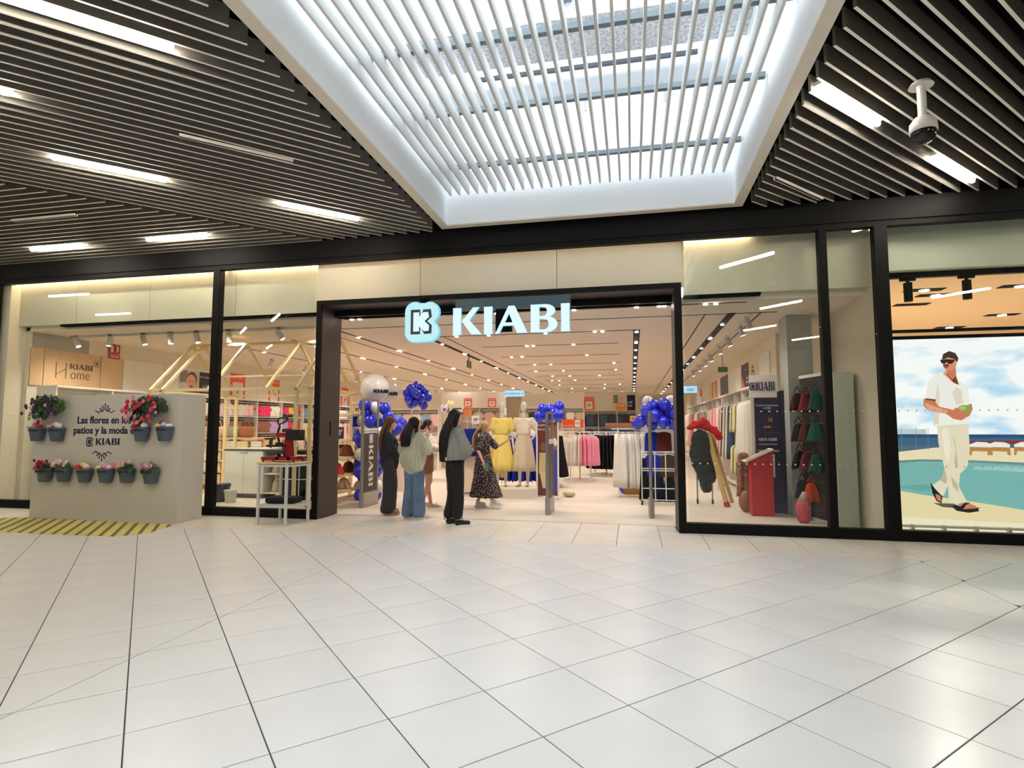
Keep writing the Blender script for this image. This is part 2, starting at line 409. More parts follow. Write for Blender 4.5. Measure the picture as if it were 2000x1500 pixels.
# ---- ceiling lamps between the slats ----
TUBE = emis('tube_diffuser', (255, 244, 226), TUBE_E)
def tube_lamp(a, b, label):
    a = Vector(a); b = Vector(b); c = (a+b)/2; t = thing('ceiling_tube_lamp', label, 'lamp', (c.x, c.y, 4.6), 0, 'linear lamps between the ceiling slats')
    d = (b-a).normalized()
    obj('housing', M().bar(a+Vector((0, 0, .075)), b+Vector((0, 0, .075)), .07, .04), SLATB, t)
    obj('diffuser', M().cap(a+d*.03+Vector((0, 0, .025)), b-d*.03+Vector((0, 0, .025)), .03, .03, 12), TUBE, t, smooth=True)
Z_ = 4.615
D1 = Vector((1, 1, 0)).normalized()
def dl(e, L=1.16):
    v = (e[1]-e[0])/S2; k = round((8.17-v)/DP-.5); dv = 8.17-DP*(k+.5)-v; e = Vector((e[0]-dv/S2, e[1]+dv/S2, Z_)); return e-D1*L, e
for e, lb in (((-3.67, 3.77), 'largest lit tube lamp, at the upper left corner of the slatted ceiling'), ((-5.65, 3.98), 'lit tube lamp cut off at the left edge of the ceiling'),
              ((-5.71, 5.86), 'lit tube lamp left of centre in the diagonal slats above the chevron'), ((-3.97, 7.63), 'lit tube lamp in the diagonal slats nearest the black fascia'),
              ((2.58, 6.29), 'lit tube lamp right of the skylight, left of the dome camera'), ((4.29, 8.11), 'lit tube lamp right of the skylight, below the dome camera')):
    tube_lamp(*dl(e, 1.9 if e[0] == -3.67 else 1.16), lb)
for a, b, lb in (((-10.4, 7.8), (-9.25, 7.8), 'lit tube lamp in the slats parallel to the shopfront, far left'), ((-7.95, 7.79), (-6.77, 7.79), 'lit tube lamp in the parallel slats, nearer the skylight')):
    tube_lamp((*a, Z_), (*b, Z_), lb)
for p, q in (((-7.6, 1.2), 0), ((-9.6, 3.2), 0), ((4.2, 2.0), 0), ((4.4, -1.5), 0), ((-5.4, -1.4), 0), ((-12.5, 6.3), 1), ((-13.5, 4.2), 1), ((-9, -3), 0), ((10.4, 5.6), 0), ((7.4, 7.6), 0), ((-9.5, 0.5), 0), ((-12, 1.5), 0), ((-8, -4.5), 0), ((-13.5, -2), 0), ((6.5, -4), 0), ((8, 2.5), 0)):  # lamps out of view, added for fill light and glass reflections
    a, b = (dl(p) if not q else (Vector((*p, Z_))-Vector((1.16, 0, 0)), Vector((*p, Z_)))); tube_lamp(a, b, 'unseen fill tube lamp added in the slatted ceiling outside the view')
for a, b, lb in (((-4.72, 4.97), (-3.87, 5.76), 'unlit narrow air slot in the diagonal slats beside the skylight'), ((-9.18, 6.6), (-8.0, 6.6), 'unlit narrow air slot in the slats parallel to the shopfront'), ((1.82, 7.43), (2.6, 8.26), 'unlit narrow air slot right of the skylight corner')):
    t = thing('air_slot', lb, 'vent', ((a[0]+b[0])/2, (a[1]+b[1])/2, 4.62), 0)
    a = Vector((*a, 4.632)); b = Vector((*b, 4.632)); n = (b-a).normalized(); n = Vector((-n.y, n.x, 0))*.02
    obj('frame', M().bar(a+n, b+n, .014, .03).bar(a-n, b-n, .014, .03), SLATB, t); obj('slot', M().bar(a-Vector((0, 0, .012)), b-Vector((0, 0, .012)), .02, .008), VOID, t)
# dome camera
t = thing('dome_camera', 'white dome security camera with black globe hanging from the slats', 'camera', (2.63, 5.59, 4.06))
c = Vector((2.63, 5.59, 0))
obj('mount_plate', M().cyl(c+Vector((0, 0, 4.6)), c+Vector((0, 0, 4.635)), .1, .075, 20), WHITEM, t, smooth=False)
obj('pole', M().cyl(c+Vector((0, 0, 4.3)), c+Vector((0, 0, 4.6)), .035, n=14), WHITEM, t, smooth=False)
obj('housing', M().eloft([(c.x, c.y, 4.31, .04, .04), (c.x, c.y, 4.3, .07, .07), (c.x, c.y, 4.25, .105, .105), (c.x, c.y, 4.17, .11, .11)], 20), WHITEM, t, smooth=True)
obj('globe', M().ell(c+Vector((0, 0, 4.16)), (.1, .1, .1), 20, 12), mat('black_gloss', (12, 12, 14), rough=.08), t, smooth=True)

# ================= SHOPFRONT =================
fas = struct('trim_1', M().box((-19, 8.45, 4.26), (13, 8.56, 4.93)).box((-19, 8.43, 4.34), (13, 8.45, 4.56)), BLACK)
def mull(name, x0, x1, z0=0, z1=4.27, y0=8.44, y1=8.58): return struct(name, M().box((x0, y0, z0), (x1, y1, z1)), BLACK)
mull('trim_2', -12.16, -12.05); mull('trim_3', -7.17, -7.05); mull('trim_4', 2.6, 2.7); mull('trim_5', 3.3, 3.46); mull('trim_6', 8.0, 8.12)
for i, (x0, x1) in enumerate(((-12.05, -7.17), (-7.05, -5.14), (.74, 2.6), (2.7, 3.3), (3.46, 8.0))):
    struct('trim_%d' % (7+i), M().box((x0, 8.45, 0), (x1, 8.58, .14)), BLACK)
struct('trim_12', M().box((-19, 8.45, 0), (-12.16, 8.6, 4.26)), DARKP); struct('trim_13', M().box((8.12, 8.45, 0), (13, 8.6, 4.26)), DARKP)
# portal
pr = struct('door_1', M().box((-5.14, 8.43, 0), (-5.05, 8.47, 3.61)).box((.63, 8.43, 0), (.735, 8.47, 3.61)).box((-5.05, 8.43, 3.53), (.63, 8.47, 3.61)), BLACK, label='wide black portal frame of the shop entrance')
obj('jamb_panel', M().box((-5.14, 8.471, 0), (-5.05, 9.1, 3.53)), DARKP, pr); obj('jamb_panel', M().box((.63, 8.471, 0), (.735, 9.1, 3.53)), DARKP, pr)
obj('soffit_panel', M().box((-5.05, 8.471, 3.53), (.63, 9.1, 3.61)), DARKP, pr)
obj('shutter_box', M().box((-5.05, 8.86, 3.42), (.63, 9.08, 3.528)), BLACK, pr)
obj('key_switch', M().box((-5.052, 8.78, 1.35), (-5.045, 8.82, 1.6)), BLACK, pr)
# panels over the portal
up = struct('wall_1', M().box((-5.2, 8.66, 3.6), (.8, 8.7, 4.62)), PANEL)
for a, b in ((-5.23, -3.375), (-3.367, -1.115), (-1.107, .76)): obj('cladding_panel', M().box((a, 8.6, 3.61), (b, 8.655, 4.45)), PANEL, up)
# bulkheads behind the glass
bh = struct('wall_2', M().box((-12.3, 8.82, 3.5), (-5.2, 8.95, 4.95)).box((.8, 8.82, 3.5), (3.38, 8.95, 4.95)).box((-5.2, 8.82, 4.3), (.8, 8.95, 4.95)), mat('bulkhead', (222, 214, 192), rough=.7, nz=.04, nscale=3))
for a, b in ((-12.3, -10.52), (-10.51, -8.84), (-8.83, -7.0), (-6.99, -5.21), (.81, 3.37)): obj('bulkhead_panel', M().box((a, 8.8, 3.5), (b, 8.82, 4.6)), mat('bulkhead', (222, 214, 192)), bh)
obj('shadow_gap', M().box((-10.9, 8.81, 3.46), (-5.2, 8.93, 3.5)).box((.8, 8.81, 3.46), (1.9, 8.93, 3.5)), VOID, bh)
# warm cove strips above the panels
COVE = emis('cove_led', (255, 222, 176), 38); COVEL = emis('cove_led_soft', (255, 226, 184), 26)
for a, b, e in ((-12.1, -7.2, 1), (-7.05, -5.25, 1), (-5.2, .76, 1), (.8, 1.75, 1)):
    t = thing('cove_light', 'warm hidden light strip above the %s panels' % {-12.1: 'far left', -7.05: 'narrow left', -5.2: 'portal', .8: 'right'}[a], 'lamp', ((a+b)/2, 8.59, 4.3))
    obj('led_strip', M().box((a, 8.575 if a == -5.2 else 8.72, 4.38), (b, 8.59 if a == -5.2 else 8.78, 4.39)), COVE if a == -5.2 else COVEL, t)
# glass
def pane(n, x0, x1, y=8.51):
    o = struct('window_%d' % n, M().box((x0+.002, y, .141), (x1-.002, y+.01, 4.259)), GLASS)
    d = M()
    for z in (.98, 1.72):
        k = x0+.06
        while k < x1-.05: d.cyl((k, y-.002, z), (k, y-.0005, z), .011, n=8); k += .105
    q = obj('safety_dots', d, mat('white_dots', (235, 235, 228), rough=.6), o); q['kind'] = 'stuff'
for i, (a, b) in enumerate(((-12.05, -10.5), (-10.5, -8.83), (-8.83, -7.17), (-7.05, -6.79), (-6.79, -5.23), (.78, 2.6), (2.7, 3.3), (3.46, 5.02), (5.02, 8.0))): pane(i+1, a, b)
# shop shell
LW = -11.8
wl = struct('wall_3', M().box((-12.4, 8.95, 0), (LW, 38, 4.95)).box((-12.4, 8.62, 0), (-11.9, 8.95, 4.3)), mat('shop_wall', (238, 226, 206), rough=.8, spec=.2))
wr = struct('wall_4', M().box((2.9, 12.3, 0), (3.4, 38, 4.2)).box((3.36, 8.6, 0), (3.44, 12.3, 4.3)), mat('shop_wall', (236, 220, 190)))
wb = struct('wall_5', M().box((-12.4, 38, 0), (3.4, 38.2, 4.2)), mat('shop_wall', (236, 220, 190)))
cl = struct('ceiling_shop', M().box((-12.3, 8.95, 3.42), (3.36, 38, 3.5)), CEILW)
struct('column', M().box((2.62, 10.35, 0), (3.02, 10.85, 3.42)), mat('grey_column', (172, 172, 166), rough=.7))
def slot(a, b, w_, m=BLACK, par=None): return obj('light_slot', M().bar((a[0], a[1], 3.417), (b[0], b[1], 3.417), w_, .008), m, par)
BR = mat('brown_slot', (92, 66, 58), rough=.7)
for X, y0, y1, w_ in ((-5.7, 10.1, 36, .06), (-4.26, 11.3, 36, .11), (.12, 11.3, 37, .13), (1.68, 9.95, 30, .13), (-7.3, 11, 35, .06), (-9.2, 12, 34, .05), (-3.9, 11.3, 37, .025), (1.25, 9.95, 33, .025), (2.15, 10, 30, .03), (-6.1, 10.1, 36, .02)):
    slot((X, y0), (X, y1), w_, BR if w_ < .07 else BLACK, cl)
for Y, x0, x1, w_ in ((9.1, -5, 1.75, .05), (10.0, -5.7, 2.4, .03), (11.3, -4.26, .12, .05)): slot((x0, Y), (x1, Y), w_, BR, cl)
for i, Y in enumerate((13, 15, 17, 19, 21, 23, 25.5, 28, 31)): slot((-3.5, Y), (-.28, Y), .045, BR, cl)
# downlights: small lit heads in the slots
HEAD = emis('spot_lens', (255, 246, 230), 30)
hm = M().cyl((0, 0, 0), (0, 0, .012), .033, n=12).mesh('downlight', HEAD)
spots = []
for Y in (9.1,):
    for X in (-4.85, -4.7, -2.2, -.9, .1, .45, .53, 1.15, 1.3): spots.append((X, Y))
for Y in (11.3,):
    for X in (-3.6, -2.9, -1.7, -.7, -.55): spots.append((X, Y))
for X, y0, dy in ((-5.7, 11, 2.1), (-4.26, 12.3, 1.7), (.12, 11.5, 1.35), (1.68, 11, 1.6), (-7.3, 12, 2.3), (-9.2, 12.7, 2.6)):
    Y = y0; k = 0
    while Y < 34: spots.append((X, Y)); spots.append((X, Y+.16)) if k % 2 else 0; Y += dy*(1+.03*k); k += 1
for Y in (13, 15, 17, 19, 21, 23, 25.5, 28, 31):
    for X in random.sample([-3.2, -2.9, -2.4, -2.25, -1.8, -1.3, -1.15, -.7, -.5], 3): spots.append((X, Y))
for i, (X, Y) in enumerate(spots):
    near = 'near the entrance' if Y < 12 else ('in the middle of the shop' if Y < 22 else 'deep in the shop')
    shot('ceiling_downlight', hm, 'small round white downlight in the shop ceiling slots, %s' % near, 'lamp', 'shop downlights %s' % near, (X, Y, 3.398))
for X in (-10.2, -8.2, -6.3, -4.3, -2.2, -.2, 1.5):
    for Y in (10.4, 13.2, 16.5, 20.5, 25.5, 31):
        light('SPOT', 'shop_downlight', (X, Y, 3.38), SHOP_W*(1+.02*Y)*4, (1, .92, .84), size=.14, spot=150, blend=.9)
for X in (-11, -9.2, -7.6): light('SPOT', 'window_spot', (X, 9.25, 3.3), SHOP_W*3, (1, .9, .76), size=.12, rot=(radians(12), 0, 0), spot=130, blend=.8)
# white track spots
TRK = mat('track_white', (200, 196, 190), rough=.5)
def track_spot(p, d, label, group, m=TRK, r=.05, L=.19, seed=0):
    t = thing('track_spotlight', label, 'lamp', p, 0, group); p = Vector(p); d = Vector(d).normalized()
    obj('stem', M().cyl(p+Vector((0, 0, .07)), p-Vector((0, 0, .01)), .012, n=8).box(p+Vector((-.05, -.02, .06)), p+Vector((.05, .02, .09))), m, t)
    q = p-Vector((0, 0, .03))
    obj('head', M().cyl(q-d*L*.35, q+d*L*.65, r, n=18), m, t)
    obj('lens', M().cyl(q+d*L*.65, q+d*(L*.65+.004), r*.8, n=16), emis('spot_lens', 0, 0) if m is not BLACK else VOID, t)
tr = struct('trim_14', M().box((-11.6, 9.58, 3.37), (-5.3, 9.63, 3.42)), WHITEM)
for i, (X, d) in enumerate(((-11.43, (.5, .1, -1)), (-10.57, (-.15, -.1, -1)), (-9.75, (.3, .1, -1)), (-9.1, (.15, 0, -1)), (-8.48, (.3, 0, -1)), (-7.75, (.12, 0, -1)), (-6.64, (.6, .3, -1)))):
    track_spot((X, 9.6, 3.33), d, 'white track spotlight in the left window, number %s from the left wall' % ('first second third fourth fifth sixth seventh'.split()[i]), 'white spotlights in the left window')
struct('trim_15', M().box((1.98, 10.0, 3.38), (2.02, 26, 3.42)), WHITEM)
for i, Y in enumerate((10.35, 11.0, 12.4, 13.7, 15.2, 16.4, 17.8, 19.5)):
    track_spot((2.0, Y, 3.34), (.35, .1, -1), 'white track spotlight along the right wall, %s from the window' % ('first second third fourth fifth sixth seventh eighth'.split()[i]), 'white spotlights along the right wall')
for i in range(12):
    Y = 14+i*1.7; track_spot((-9.9, Y, 3.34), (-.6, .1, -1), 'small white spotlight over the left wall shelving deep in the shop', 'white spotlights over the left wall')
# ================= LETTERS =================
def L_K():
    return [[(0, 0), (.3, 0), (.3, 1), (0, 1)], [(.35, .52), (.35, .47), (.7, 0), (1.08, 0), (.62, .53), (.98, 1), (.76, 1)]]
def L_I(): return [[(0, 0), (.31, 0), (.3, .5), (.31, 1), (0, 1), (.01, .5)]]
def L_A(): return [[(0, 0), (.13, 0), (.27, .28), (.67, .28), (.79, 0), (1.17, 0), (.7, 1), (.48, 1)], [(.33, .39), (.49, .74), (.63, .39)]]
def L_B():
    o = [(0, 0)]+circ(.58, .28, .38, .28, 8, -pi/2, pi/2)+[(.58, .56), (.6, .57)]+circ(.54, .77, .34, .23, 8, -pi/2+.3, pi/2)+[(.54, 1), (0, 1)]
    h1 = [(.31, .09)]+circ(.48, .285, .17, .195, 7, -pi/2, pi/2)+[(.31, .48)]
    h2 = [(.31, .57)]+circ(.44, .745, .15, .17, 7, -pi/2, pi/2)+[(.31, .92)]
    return [o, h1, h2]
LET = {'K': (L_K(), 1.05), 'I': (L_I(), .31), 'A': (L_A(), 1.17), 'B': (L_B(), .96)}
LME = {k: shape2d(v[0], .5) for k, v in LET.items()}
GAP = .12
def wordw(wd): return sum(LET[c][1] for c in wd)+GAP*(len(wd)-1)
def word(wd, O, U, V, h, m, parent, ext=.004, xs=1.0, name='letter', joined=True, local=False):
    # logo lettering; O = lower left corner, h = cap height
    x = 0; out = []
    F = frame(O, U, V); mb = M()
    for c in wd:
        me = LME[c].copy(); me.transform(F @ Matrix.Translation((x*h*xs, 0, ext/2)) @ Matrix.Diagonal((h*xs, h, ext, 1)))
        if joined: mb.add([v.co for v in me.vertices], [tuple(p.vertices) for p in me.polygons])
        else:
            me.materials.clear(); me.materials.append(m); out.append(link(name, me, parent, local))
        x += LET[c][1]+GAP
    if joined: out.append(obj('lettering', mb, m, parent, local))
    return out
def cloud(cx, cy_, s):   # rounded four lobed badge outline, s = half height
    pts = []
    def arc(x, y, r, a, b, n=7): return [(cx+x*s+cos(radians(a+(b-a)*i/n))*r*s, cy_+y*s+sin(radians(a+(b-a)*i/n))*r*s) for i in range(n+1)]
    pts += arc(.38, -.48, .5, -90, 58); pts += arc(.38, .48, .5, -58, 120); pts += arc(-.38, .5, .5, 60, 180); pts += arc(-.38, -.5, .5, 180, 270)
    return pts
def bigK(cx, cy_, s, e=0):
    return [(cx+x*s, cy_+y*s) for x, y in ((-.42-e, -.52-e), (-.08+e*.3, -.52-e), (-.08+e*.5, -.25), (.2, -.52-e), (.46+e, -.5-e), (.48+e, -.2), (.22+e, .03), (.48+e, .25), (.42+e, .52+e), (.14, .52+e), (-.08+e*.5, .28), (-.08+e*.3, .52+e), (-.42-e, .52+e))]
def badge(O, U, V, s, m_bg, m_ln, m_k, parent, local=False, ext=.004):
    Un = Vector(U).normalized(); Vn = Vector(V).normalized()
    obj('badge', M().poly(cloud(0, 0, s), O, Un, Vn, d=0, th=ext), m_bg, parent, local)
    obj('badge_outline', M().poly(bigK(0, 0, s, .15), O, Un, Vn, d=ext, th=ext*.4), m_ln, parent, local)
    obj('badge_letter', M().poly(bigK(0, 0, s, 0), O, Un, Vn, d=ext*1.4, th=ext*.4), m_k, parent, local)
UX = (1, 0, 0); UZ = (0, 0, 1); UY = (0, 1, 0); UXm = (-1, 0, 0); UYm = (0, -1, 0)

# ================= MAIN SIGN =================
SG = emis('sign_glow', (214, 238, 240), SIGN_E); SGS = emis('sign_edge_glow', (120, 205, 225), SIGN_E)
t = thing('shop_sign', 'illuminated pale blue shop sign of badge and five letters under the portal', 'sign', (-2.2, 8.4, 2.84))
x = -2.72; h = .425; sc_ = 1.83/(wordw('KIABI')*h)
for c in 'KIABI':
    for nm, ex, mm, yy in (('letter', .05, SGS, 8.40), ('letter_face', .004, SG, 8.35)):
        me = LME[c].copy(); me.transform(frame((x, yy, 2.935), UX, UZ) @ Matrix.Translation((0, 0, ex/2 if nm == 'letter' else .002)) @ Matrix.Diagonal((h*sc_, h, ex, 1)))
        me.materials.clear(); me.materials.append(mm)
        if nm == 'letter': par = link(nm, me, t)
        else: link(nm, me, par)
    x += (LET[c][1]+GAP)*h*sc_
O = Vector((-3.235, 8.42, 3.165))
obj('badge_box', M().poly(cloud(0, 0, .33), O, UX, UZ, d=0, th=.07), SGS, t); obj('badge_face', M().poly(cloud(0, 0, .32), O, UX, UZ, d=.07, th=.004), emis('sign_badge', (184, 226, 232), SIGN_E), t)
obj('badge_outline', M().poly(bigK(-.02, 0, .3, .14), O, UX, UZ, d=.074, th=.004), mat('dark_blue_vinyl', (22, 40, 60), rough=.4), t)
obj('badge_letter', M().poly(bigK(-.02, 0, .3, -.01), O, UX, UZ, d=.078, th=.004), SG, t)
obj('mounting_rail', M().box((-2.7, 8.405, 3.33), (-.88, 8.47, 3.5)), mat('sign_rail', (58, 78, 86), rough=.35, metal=.4), t)
obj('bracket', M().box((-2.05, 8.41, 2.98), (-1.8, 8.5, 3.34)), VOID, t); obj('bracket', M().box((-3.3, 8.425, 3.4), (-3.15, 8.47, 3.56)), VOID, t)
# ================= FLOWER PANEL =================
PW = mat('textured_white_panel', (206, 202, 192), rough=.9, bump=.3, bscale=120)
FP = thing('flower_board', 'thick white freestanding panel with printed message and hanging flower pots', 'panel', (-8.4, 7.9, 0))
obj('slab', M().add([(-9.85, 7.64, 0), (-6.97, 7.64, 0), (-6.97, 8.16, 0), (-9.85, 8.16, 0), (-9.85, 7.64, 2.03), (-6.97, 7.64, 2.03), (-6.97, 8.16, 2.03), (-9.85, 8.16, 2.03)],
                    [(0, 3, 2, 1), (4, 5, 6, 7), (0, 1, 5, 4), (1, 2, 6, 5), (2, 3, 7, 6), (3, 0, 4, 7)]), PW, FP, bevel=.008)
yp = 7.638
def pt(px, py): q = at(px, py, yp); q.y = yp; return q
text('Las flores en los', .163, pt(203, 821), UX, UZ, NAVY, FP, bold=.004)
text('patios y la moda en', .163, pt(206, 841), UX, UZ, NAVY, FP, bold=.004)
badge(pt(175, 863)+Vector((0, 0, 0)), UX, UZ, .075, NAVY, mat('white_print', (225, 222, 215)), NAVY, FP, ext=.002)
word('KIABI', pt(187, 869), UX, UZ, .11, NAVY, FP, ext=.003, xs=.98)
def ornament(cx, cz, s):
    m = M(); O = Vector((cx, yp, cz))
    for a in (-62, -32, 0, 32, 62):
        d = Vector((sin(radians(a)), 0, cos(radians(a))*s)); m.cyl(O+d*.03, O+d*(.1 if a else .12), .006, n=6); m.ell(O+d*(.1 if a else .12), (.016, .004, .016), 6, 4)
    for k in (-1, 1): m.tube([O+Vector((k*(.04+.03*i), 0, (.02*sin(i*1.6))*s)) for i in range(6)], .007, 6)
    obj('ornament', m, NAVY, FP)
ornament(pt(205, 804).x, pt(205, 804).z, 1); ornament(pt(199, 884).x, pt(199, 884).z, -1)
POTC = mat('slate_blue_plastic', (72, 88, 108), rough=.45)
def pot_mesh():
    rings = []
    for z, r in ((0, .09), (.015, .1), (.19, .135), (.195, .142), (.225, .144), (.225, .13), (.19, .125), (.17, .12)):
        rg = []
        for i in range(20):
            a = 2*pi*i/20; y = sin(a)*r*.75; rg.append((cos(a)*r, min(y, .055), z))
        rings.append(rg)
    return M().loft(rings)
PME = pot_mesh().mesh('pot', POTC, True)
GREEN = mat('leaf_green', (58, 86, 38), rough=.6); DGREEN = mat('dark_leaf', (38, 60, 30), rough=.6); SOIL = mat('potting_soil', (50, 38, 30), rough=.95)
def leafy(m, c, r, n, sz, flat=1.0, seed=0):
    rnd = random.Random(seed)
    for i in range(n):
        a = rnd.uniform(0, 2*pi); b = rnd.uniform(-.35, 1.2); d = Vector((cos(a)*cos(b), sin(a)*cos(b)*.6, sin(b)*flat)); p = Vector(c)+Vector((d.x*r[0], d.y*r[1], d.z*r[2]))*rnd.uniform(.5, 1)
        n_ = (d+Vector((rnd.uniform(-.5, .5), -.4, rnd.uniform(-.3, .6)))).normalized(); t1 = n_.cross(Vector((0, 0, 1))).normalized(); t2 = n_.cross(t1); s = sz*rnd.uniform(.6, 1.2)
        m.add([p-t1*s*.1-t2*s*.8, p+t1*s*.45+n_*s*.1, p+t2*s*.9, p-t1*s*.45+n_*s*.1], [(0, 1, 2), (0, 2, 3)])
def flower(c, s, seed):
    m = M(); rnd = random.Random(seed); c = Vector(c); t = rnd.uniform(0, 6)
    for i in range(5):
        a = t+2*pi*i/5; m.ell(c+Vector((cos(a)*s*.55, -.1*s, sin(a)*s*.55)), (s*.42, s*.15, s*.42), 7, 4)
    m.ell(c+Vector((0, -s*.2, 0)), s*.22, 6, 4); return m
def ball(c, s, seed):        # crumpled fabric rosette
    m = M(); rnd = random.Random(seed); m.ell(c, (s, s*.9, s*.8), 10, 7)
    m.v = [tuple(Vector(v)+(Vector(v)-Vector(c))*noise.noise(Vector(v)*38+Vector((seed, 0, 0)))*.5) for v in m.v]; return m
PC = {'red': (196, 30, 52), 'pink': (232, 130, 170), 'pale': (240, 202, 214), 'white': (238, 234, 228), 'yellow': (238, 222, 130), 'blue': (182, 208, 226), 'dpink': (214, 50, 92), 'mauve': (190, 120, 160), 'dark': (46, 34, 66), 'peach': (244, 190, 150), 'wine': (134, 26, 48)}
def fmat(k): return mat('petal_'+k, PC[k], rough=.6)
def planter(px, py, kind, cols, label, k):
    p = at(px, py, 7.56); t = thing('flower_pot', label, 'pot', (p.x, 7.565, p.z-.115), 0, 'slate pots on the white panel')
    link('pot', PME, t, True)
    obj('hook', M().box((-.03, .05, .17), (.03, .072, .225)), POTC, t, True)
    obj('soil', M().cyl((0, -.02, .165), (0, -.02, .18), .11, n=14), SOIL, t, True)
    rnd = random.Random(k*7+1)
    if kind == 'plant':
        lv = M(); leafy(lv, (0, -.03, .2), (.17, .14, .12), 110, .05, seed=k); q = obj('foliage', lv, GREEN if k % 2 else DGREEN, t, True); q['kind'] = 'stuff'
        for i in range(16): obj('blossom', flower((rnd.uniform(-.14, .14), rnd.uniform(-.14, -.04), .26+rnd.uniform(0, .1)-abs(rnd.uniform(-.02, .02))), rnd.uniform(.026, .036), i), fmat(rnd.choice(cols)), t, True, smooth=True)
    else:
        for i, c in enumerate(cols):
            x = -.085+.17*i/(len(cols)-1); obj('fabric_bloom', ball((x, -.05+.03*(i % 2), .235+.02*((i*2) % 3)), .052, k*9+i), fmat(c), t, True, smooth=True)
for k, a in enumerate(((72, 848, 'f', ('white', 'pink', 'red'), 'slate pot with pink and red fabric blooms, upper left of the panel'),
    (110, 848, 'f', ('pale', 'white', 'white'), 'slate pot with white and pale fabric blooms, second in the upper row'),
    (276, 848, 'f', ('red', 'wine', 'white'), 'slate pot with dark red and white blooms beside the printed text'),
    (321, 847, 'f', ('yellow', 'red', 'blue', 'white'), 'slate pot with yellow, blue and white blooms, right end of upper row'),
    (87, 927, 'plant', ('wine', 'dpink'), 'slate pot with upright dark red flowers, leftmost of the lower row'),
    (124, 927, 'plant', ('pale', 'white', 'pale'), 'slate pot with green leaves and pale pink flowers, second in lower row'),
    (165, 928, 'f', ('red', 'yellow', 'pale'), 'slate pot with red and yellow fabric blooms, third in lower row'),
    (206, 928, 'f', ('yellow', 'blue', 'pink', 'pale'), 'slate pot with yellow, blue and pink blooms, fourth in lower row'),
    (247, 928, 'plant', ('pale', 'peach', 'pink'), 'slate pot with peach and pink flowers over dark leaves, fifth in lower row'),
    (294, 930, 'plant', ('mauve', 'pale', 'mauve'), 'slate pot with mauve flowers, rightmost of the lower row'))): planter(*a, k)
for px, py, cols, label, k, lm in ((95, 800, ('dark', 'dark', 'mauve'), 'bushy trailing plant with dark purple flowers at the panel upper left corner', 31, GREEN), (293, 802, ('dpink', 'pink', 'red', 'dpink'), 'bushy plant with red and pink flowers at the panel upper right', 32, DGREEN)):
    p = at(px, py, 7.5); t = thing('hanging_plant', label, 'plant', (p.x, 7.53, p.z-.1))
    link('pot', PME, t, True)
    lv = M(); leafy(lv, (0, -.05, .14), (.34, .2, .2), 900, .038, seed=k); leafy(lv, (-.18, -.05, -.0), (.2, .1, .2), 260, .034, seed=k+5)
    obj('foliage', lv, lm, t, True)['kind'] = 'stuff'
    st = M(); rnd = random.Random(k)
    for i in range(9):
        a = rnd.uniform(-.4, 3.5); e = Vector((cos(a)*rnd.uniform(.25, .4), -.1, .12+sin(a)*.24)); st.tube([Vector((0, -.03, .15)), (Vector((0, -.03, .22))+e)/2+Vector((0, 0, .05)), e], .004, 5)
    obj('stem', st, lm, t, True)
    for i in range(34):
        a = rnd.uniform(0, 2*pi); r = rnd.uniform(.4, 1.05); obj('blossom', flower((cos(a)*.33*r, -.15-.06*rnd.random(), .1+sin(a)*.22*r), rnd.uniform(.03, .045), i), fmat(rnd.choice(cols)), t, True, smooth=True)

# ================= HEAT PRESS TABLE =================
WT = mat('white_steel_tube', (214, 214, 210), rough=.4)
A = Vector((-5.72, 7.82, 0)); B = Vector((-5.22, 7.74, 0)); C_ = Vector((-5.06, 8.16, 0)); D = Vector((-5.62, 8.27, 0))
A, B, C_, D = Vector((-5.68, 7.82, 0)), Vector((-5.2, 7.82, 0)), Vector((-5.07, 8.22, 0)), Vector((-5.62, 8.3, 0))
t = thing('work_table', 'white tubular work table with wooden top outside the shop window', 'table', (-5.4, 8.0, 0))
H = Vector((0, 0, .93))
for p in (A, B, C_, D): obj('leg', M().bar(p, p+H, .035), WT, t)
for z in (.28, .9): 
    for p, q in ((A, B), (B, C_), (C_, D), (D, A)): obj('frame_bar', M().bar(p+Vector((0, 0, z)), q+Vector((0, 0, z)), .03), WT, t)
obj('shelf', M().add([p+Vector((0, 0, z)) for z in (.3, .31) for p in (A, B, C_, D)], [(3, 2, 1, 0), (4, 5, 6, 7), (0, 1, 5, 4), (1, 2, 6, 5), (2, 3, 7, 6), (3, 0, 4, 7)]), WT, t)
cc = (A+B+C_+D)/4
TP = [cc+(p-cc)*1.12 for p in (A, B, C_, D)]
obj('table_top', M().add([p+Vector((0, 0, z)) for z in (.93, .955) for p in TP], [(3, 2, 1, 0), (4, 5, 6, 7), (0, 1, 5, 4), (1, 2, 6, 5), (2, 3, 7, 6), (3, 0, 4, 7)]), WOOD, t, bevel=.004)
bg = M(); bg.cbox(cc+Vector((0, .02, .36)), (.5, .3, .1), Matrix.Rotation(.1, 3, 'Z'))
ob = obj('dark_bag', bg, mat('black_fabric', (18, 18, 24), rough=.85, bump=.3, bscale=60), None, bevel=.04); meta(ob, 'black padded bag on the lower shelf of the work table', 'bag')
RED = mat('red_enamel', (150, 16, 26), rough=.35, spec=.5); BK = mat('black_plastic', (16, 16, 20), rough=.4)
hp = thing('heat_press', 'red and black heat press standing on the white work table', 'press', cc+Vector((0, 0, .955)))
b = M(); b.box((-.3, -.17, .03), (-.24, .17, .075)).box((.2, -.17, .03), (.26, .17, .075)).box((-.3, -.03, .035), (.26, .03, .08)); 
obj('base', M().box((-.31, -.16, .03), (.27, -.1, .08)).box((-.31, .1, .03), (.27, .16, .08)).box((-.06, -.16, .03), (.0, .16, .08)).box((.14, -.16, .03), (.2, .16, .08)), RED, hp, True, bevel=.005)
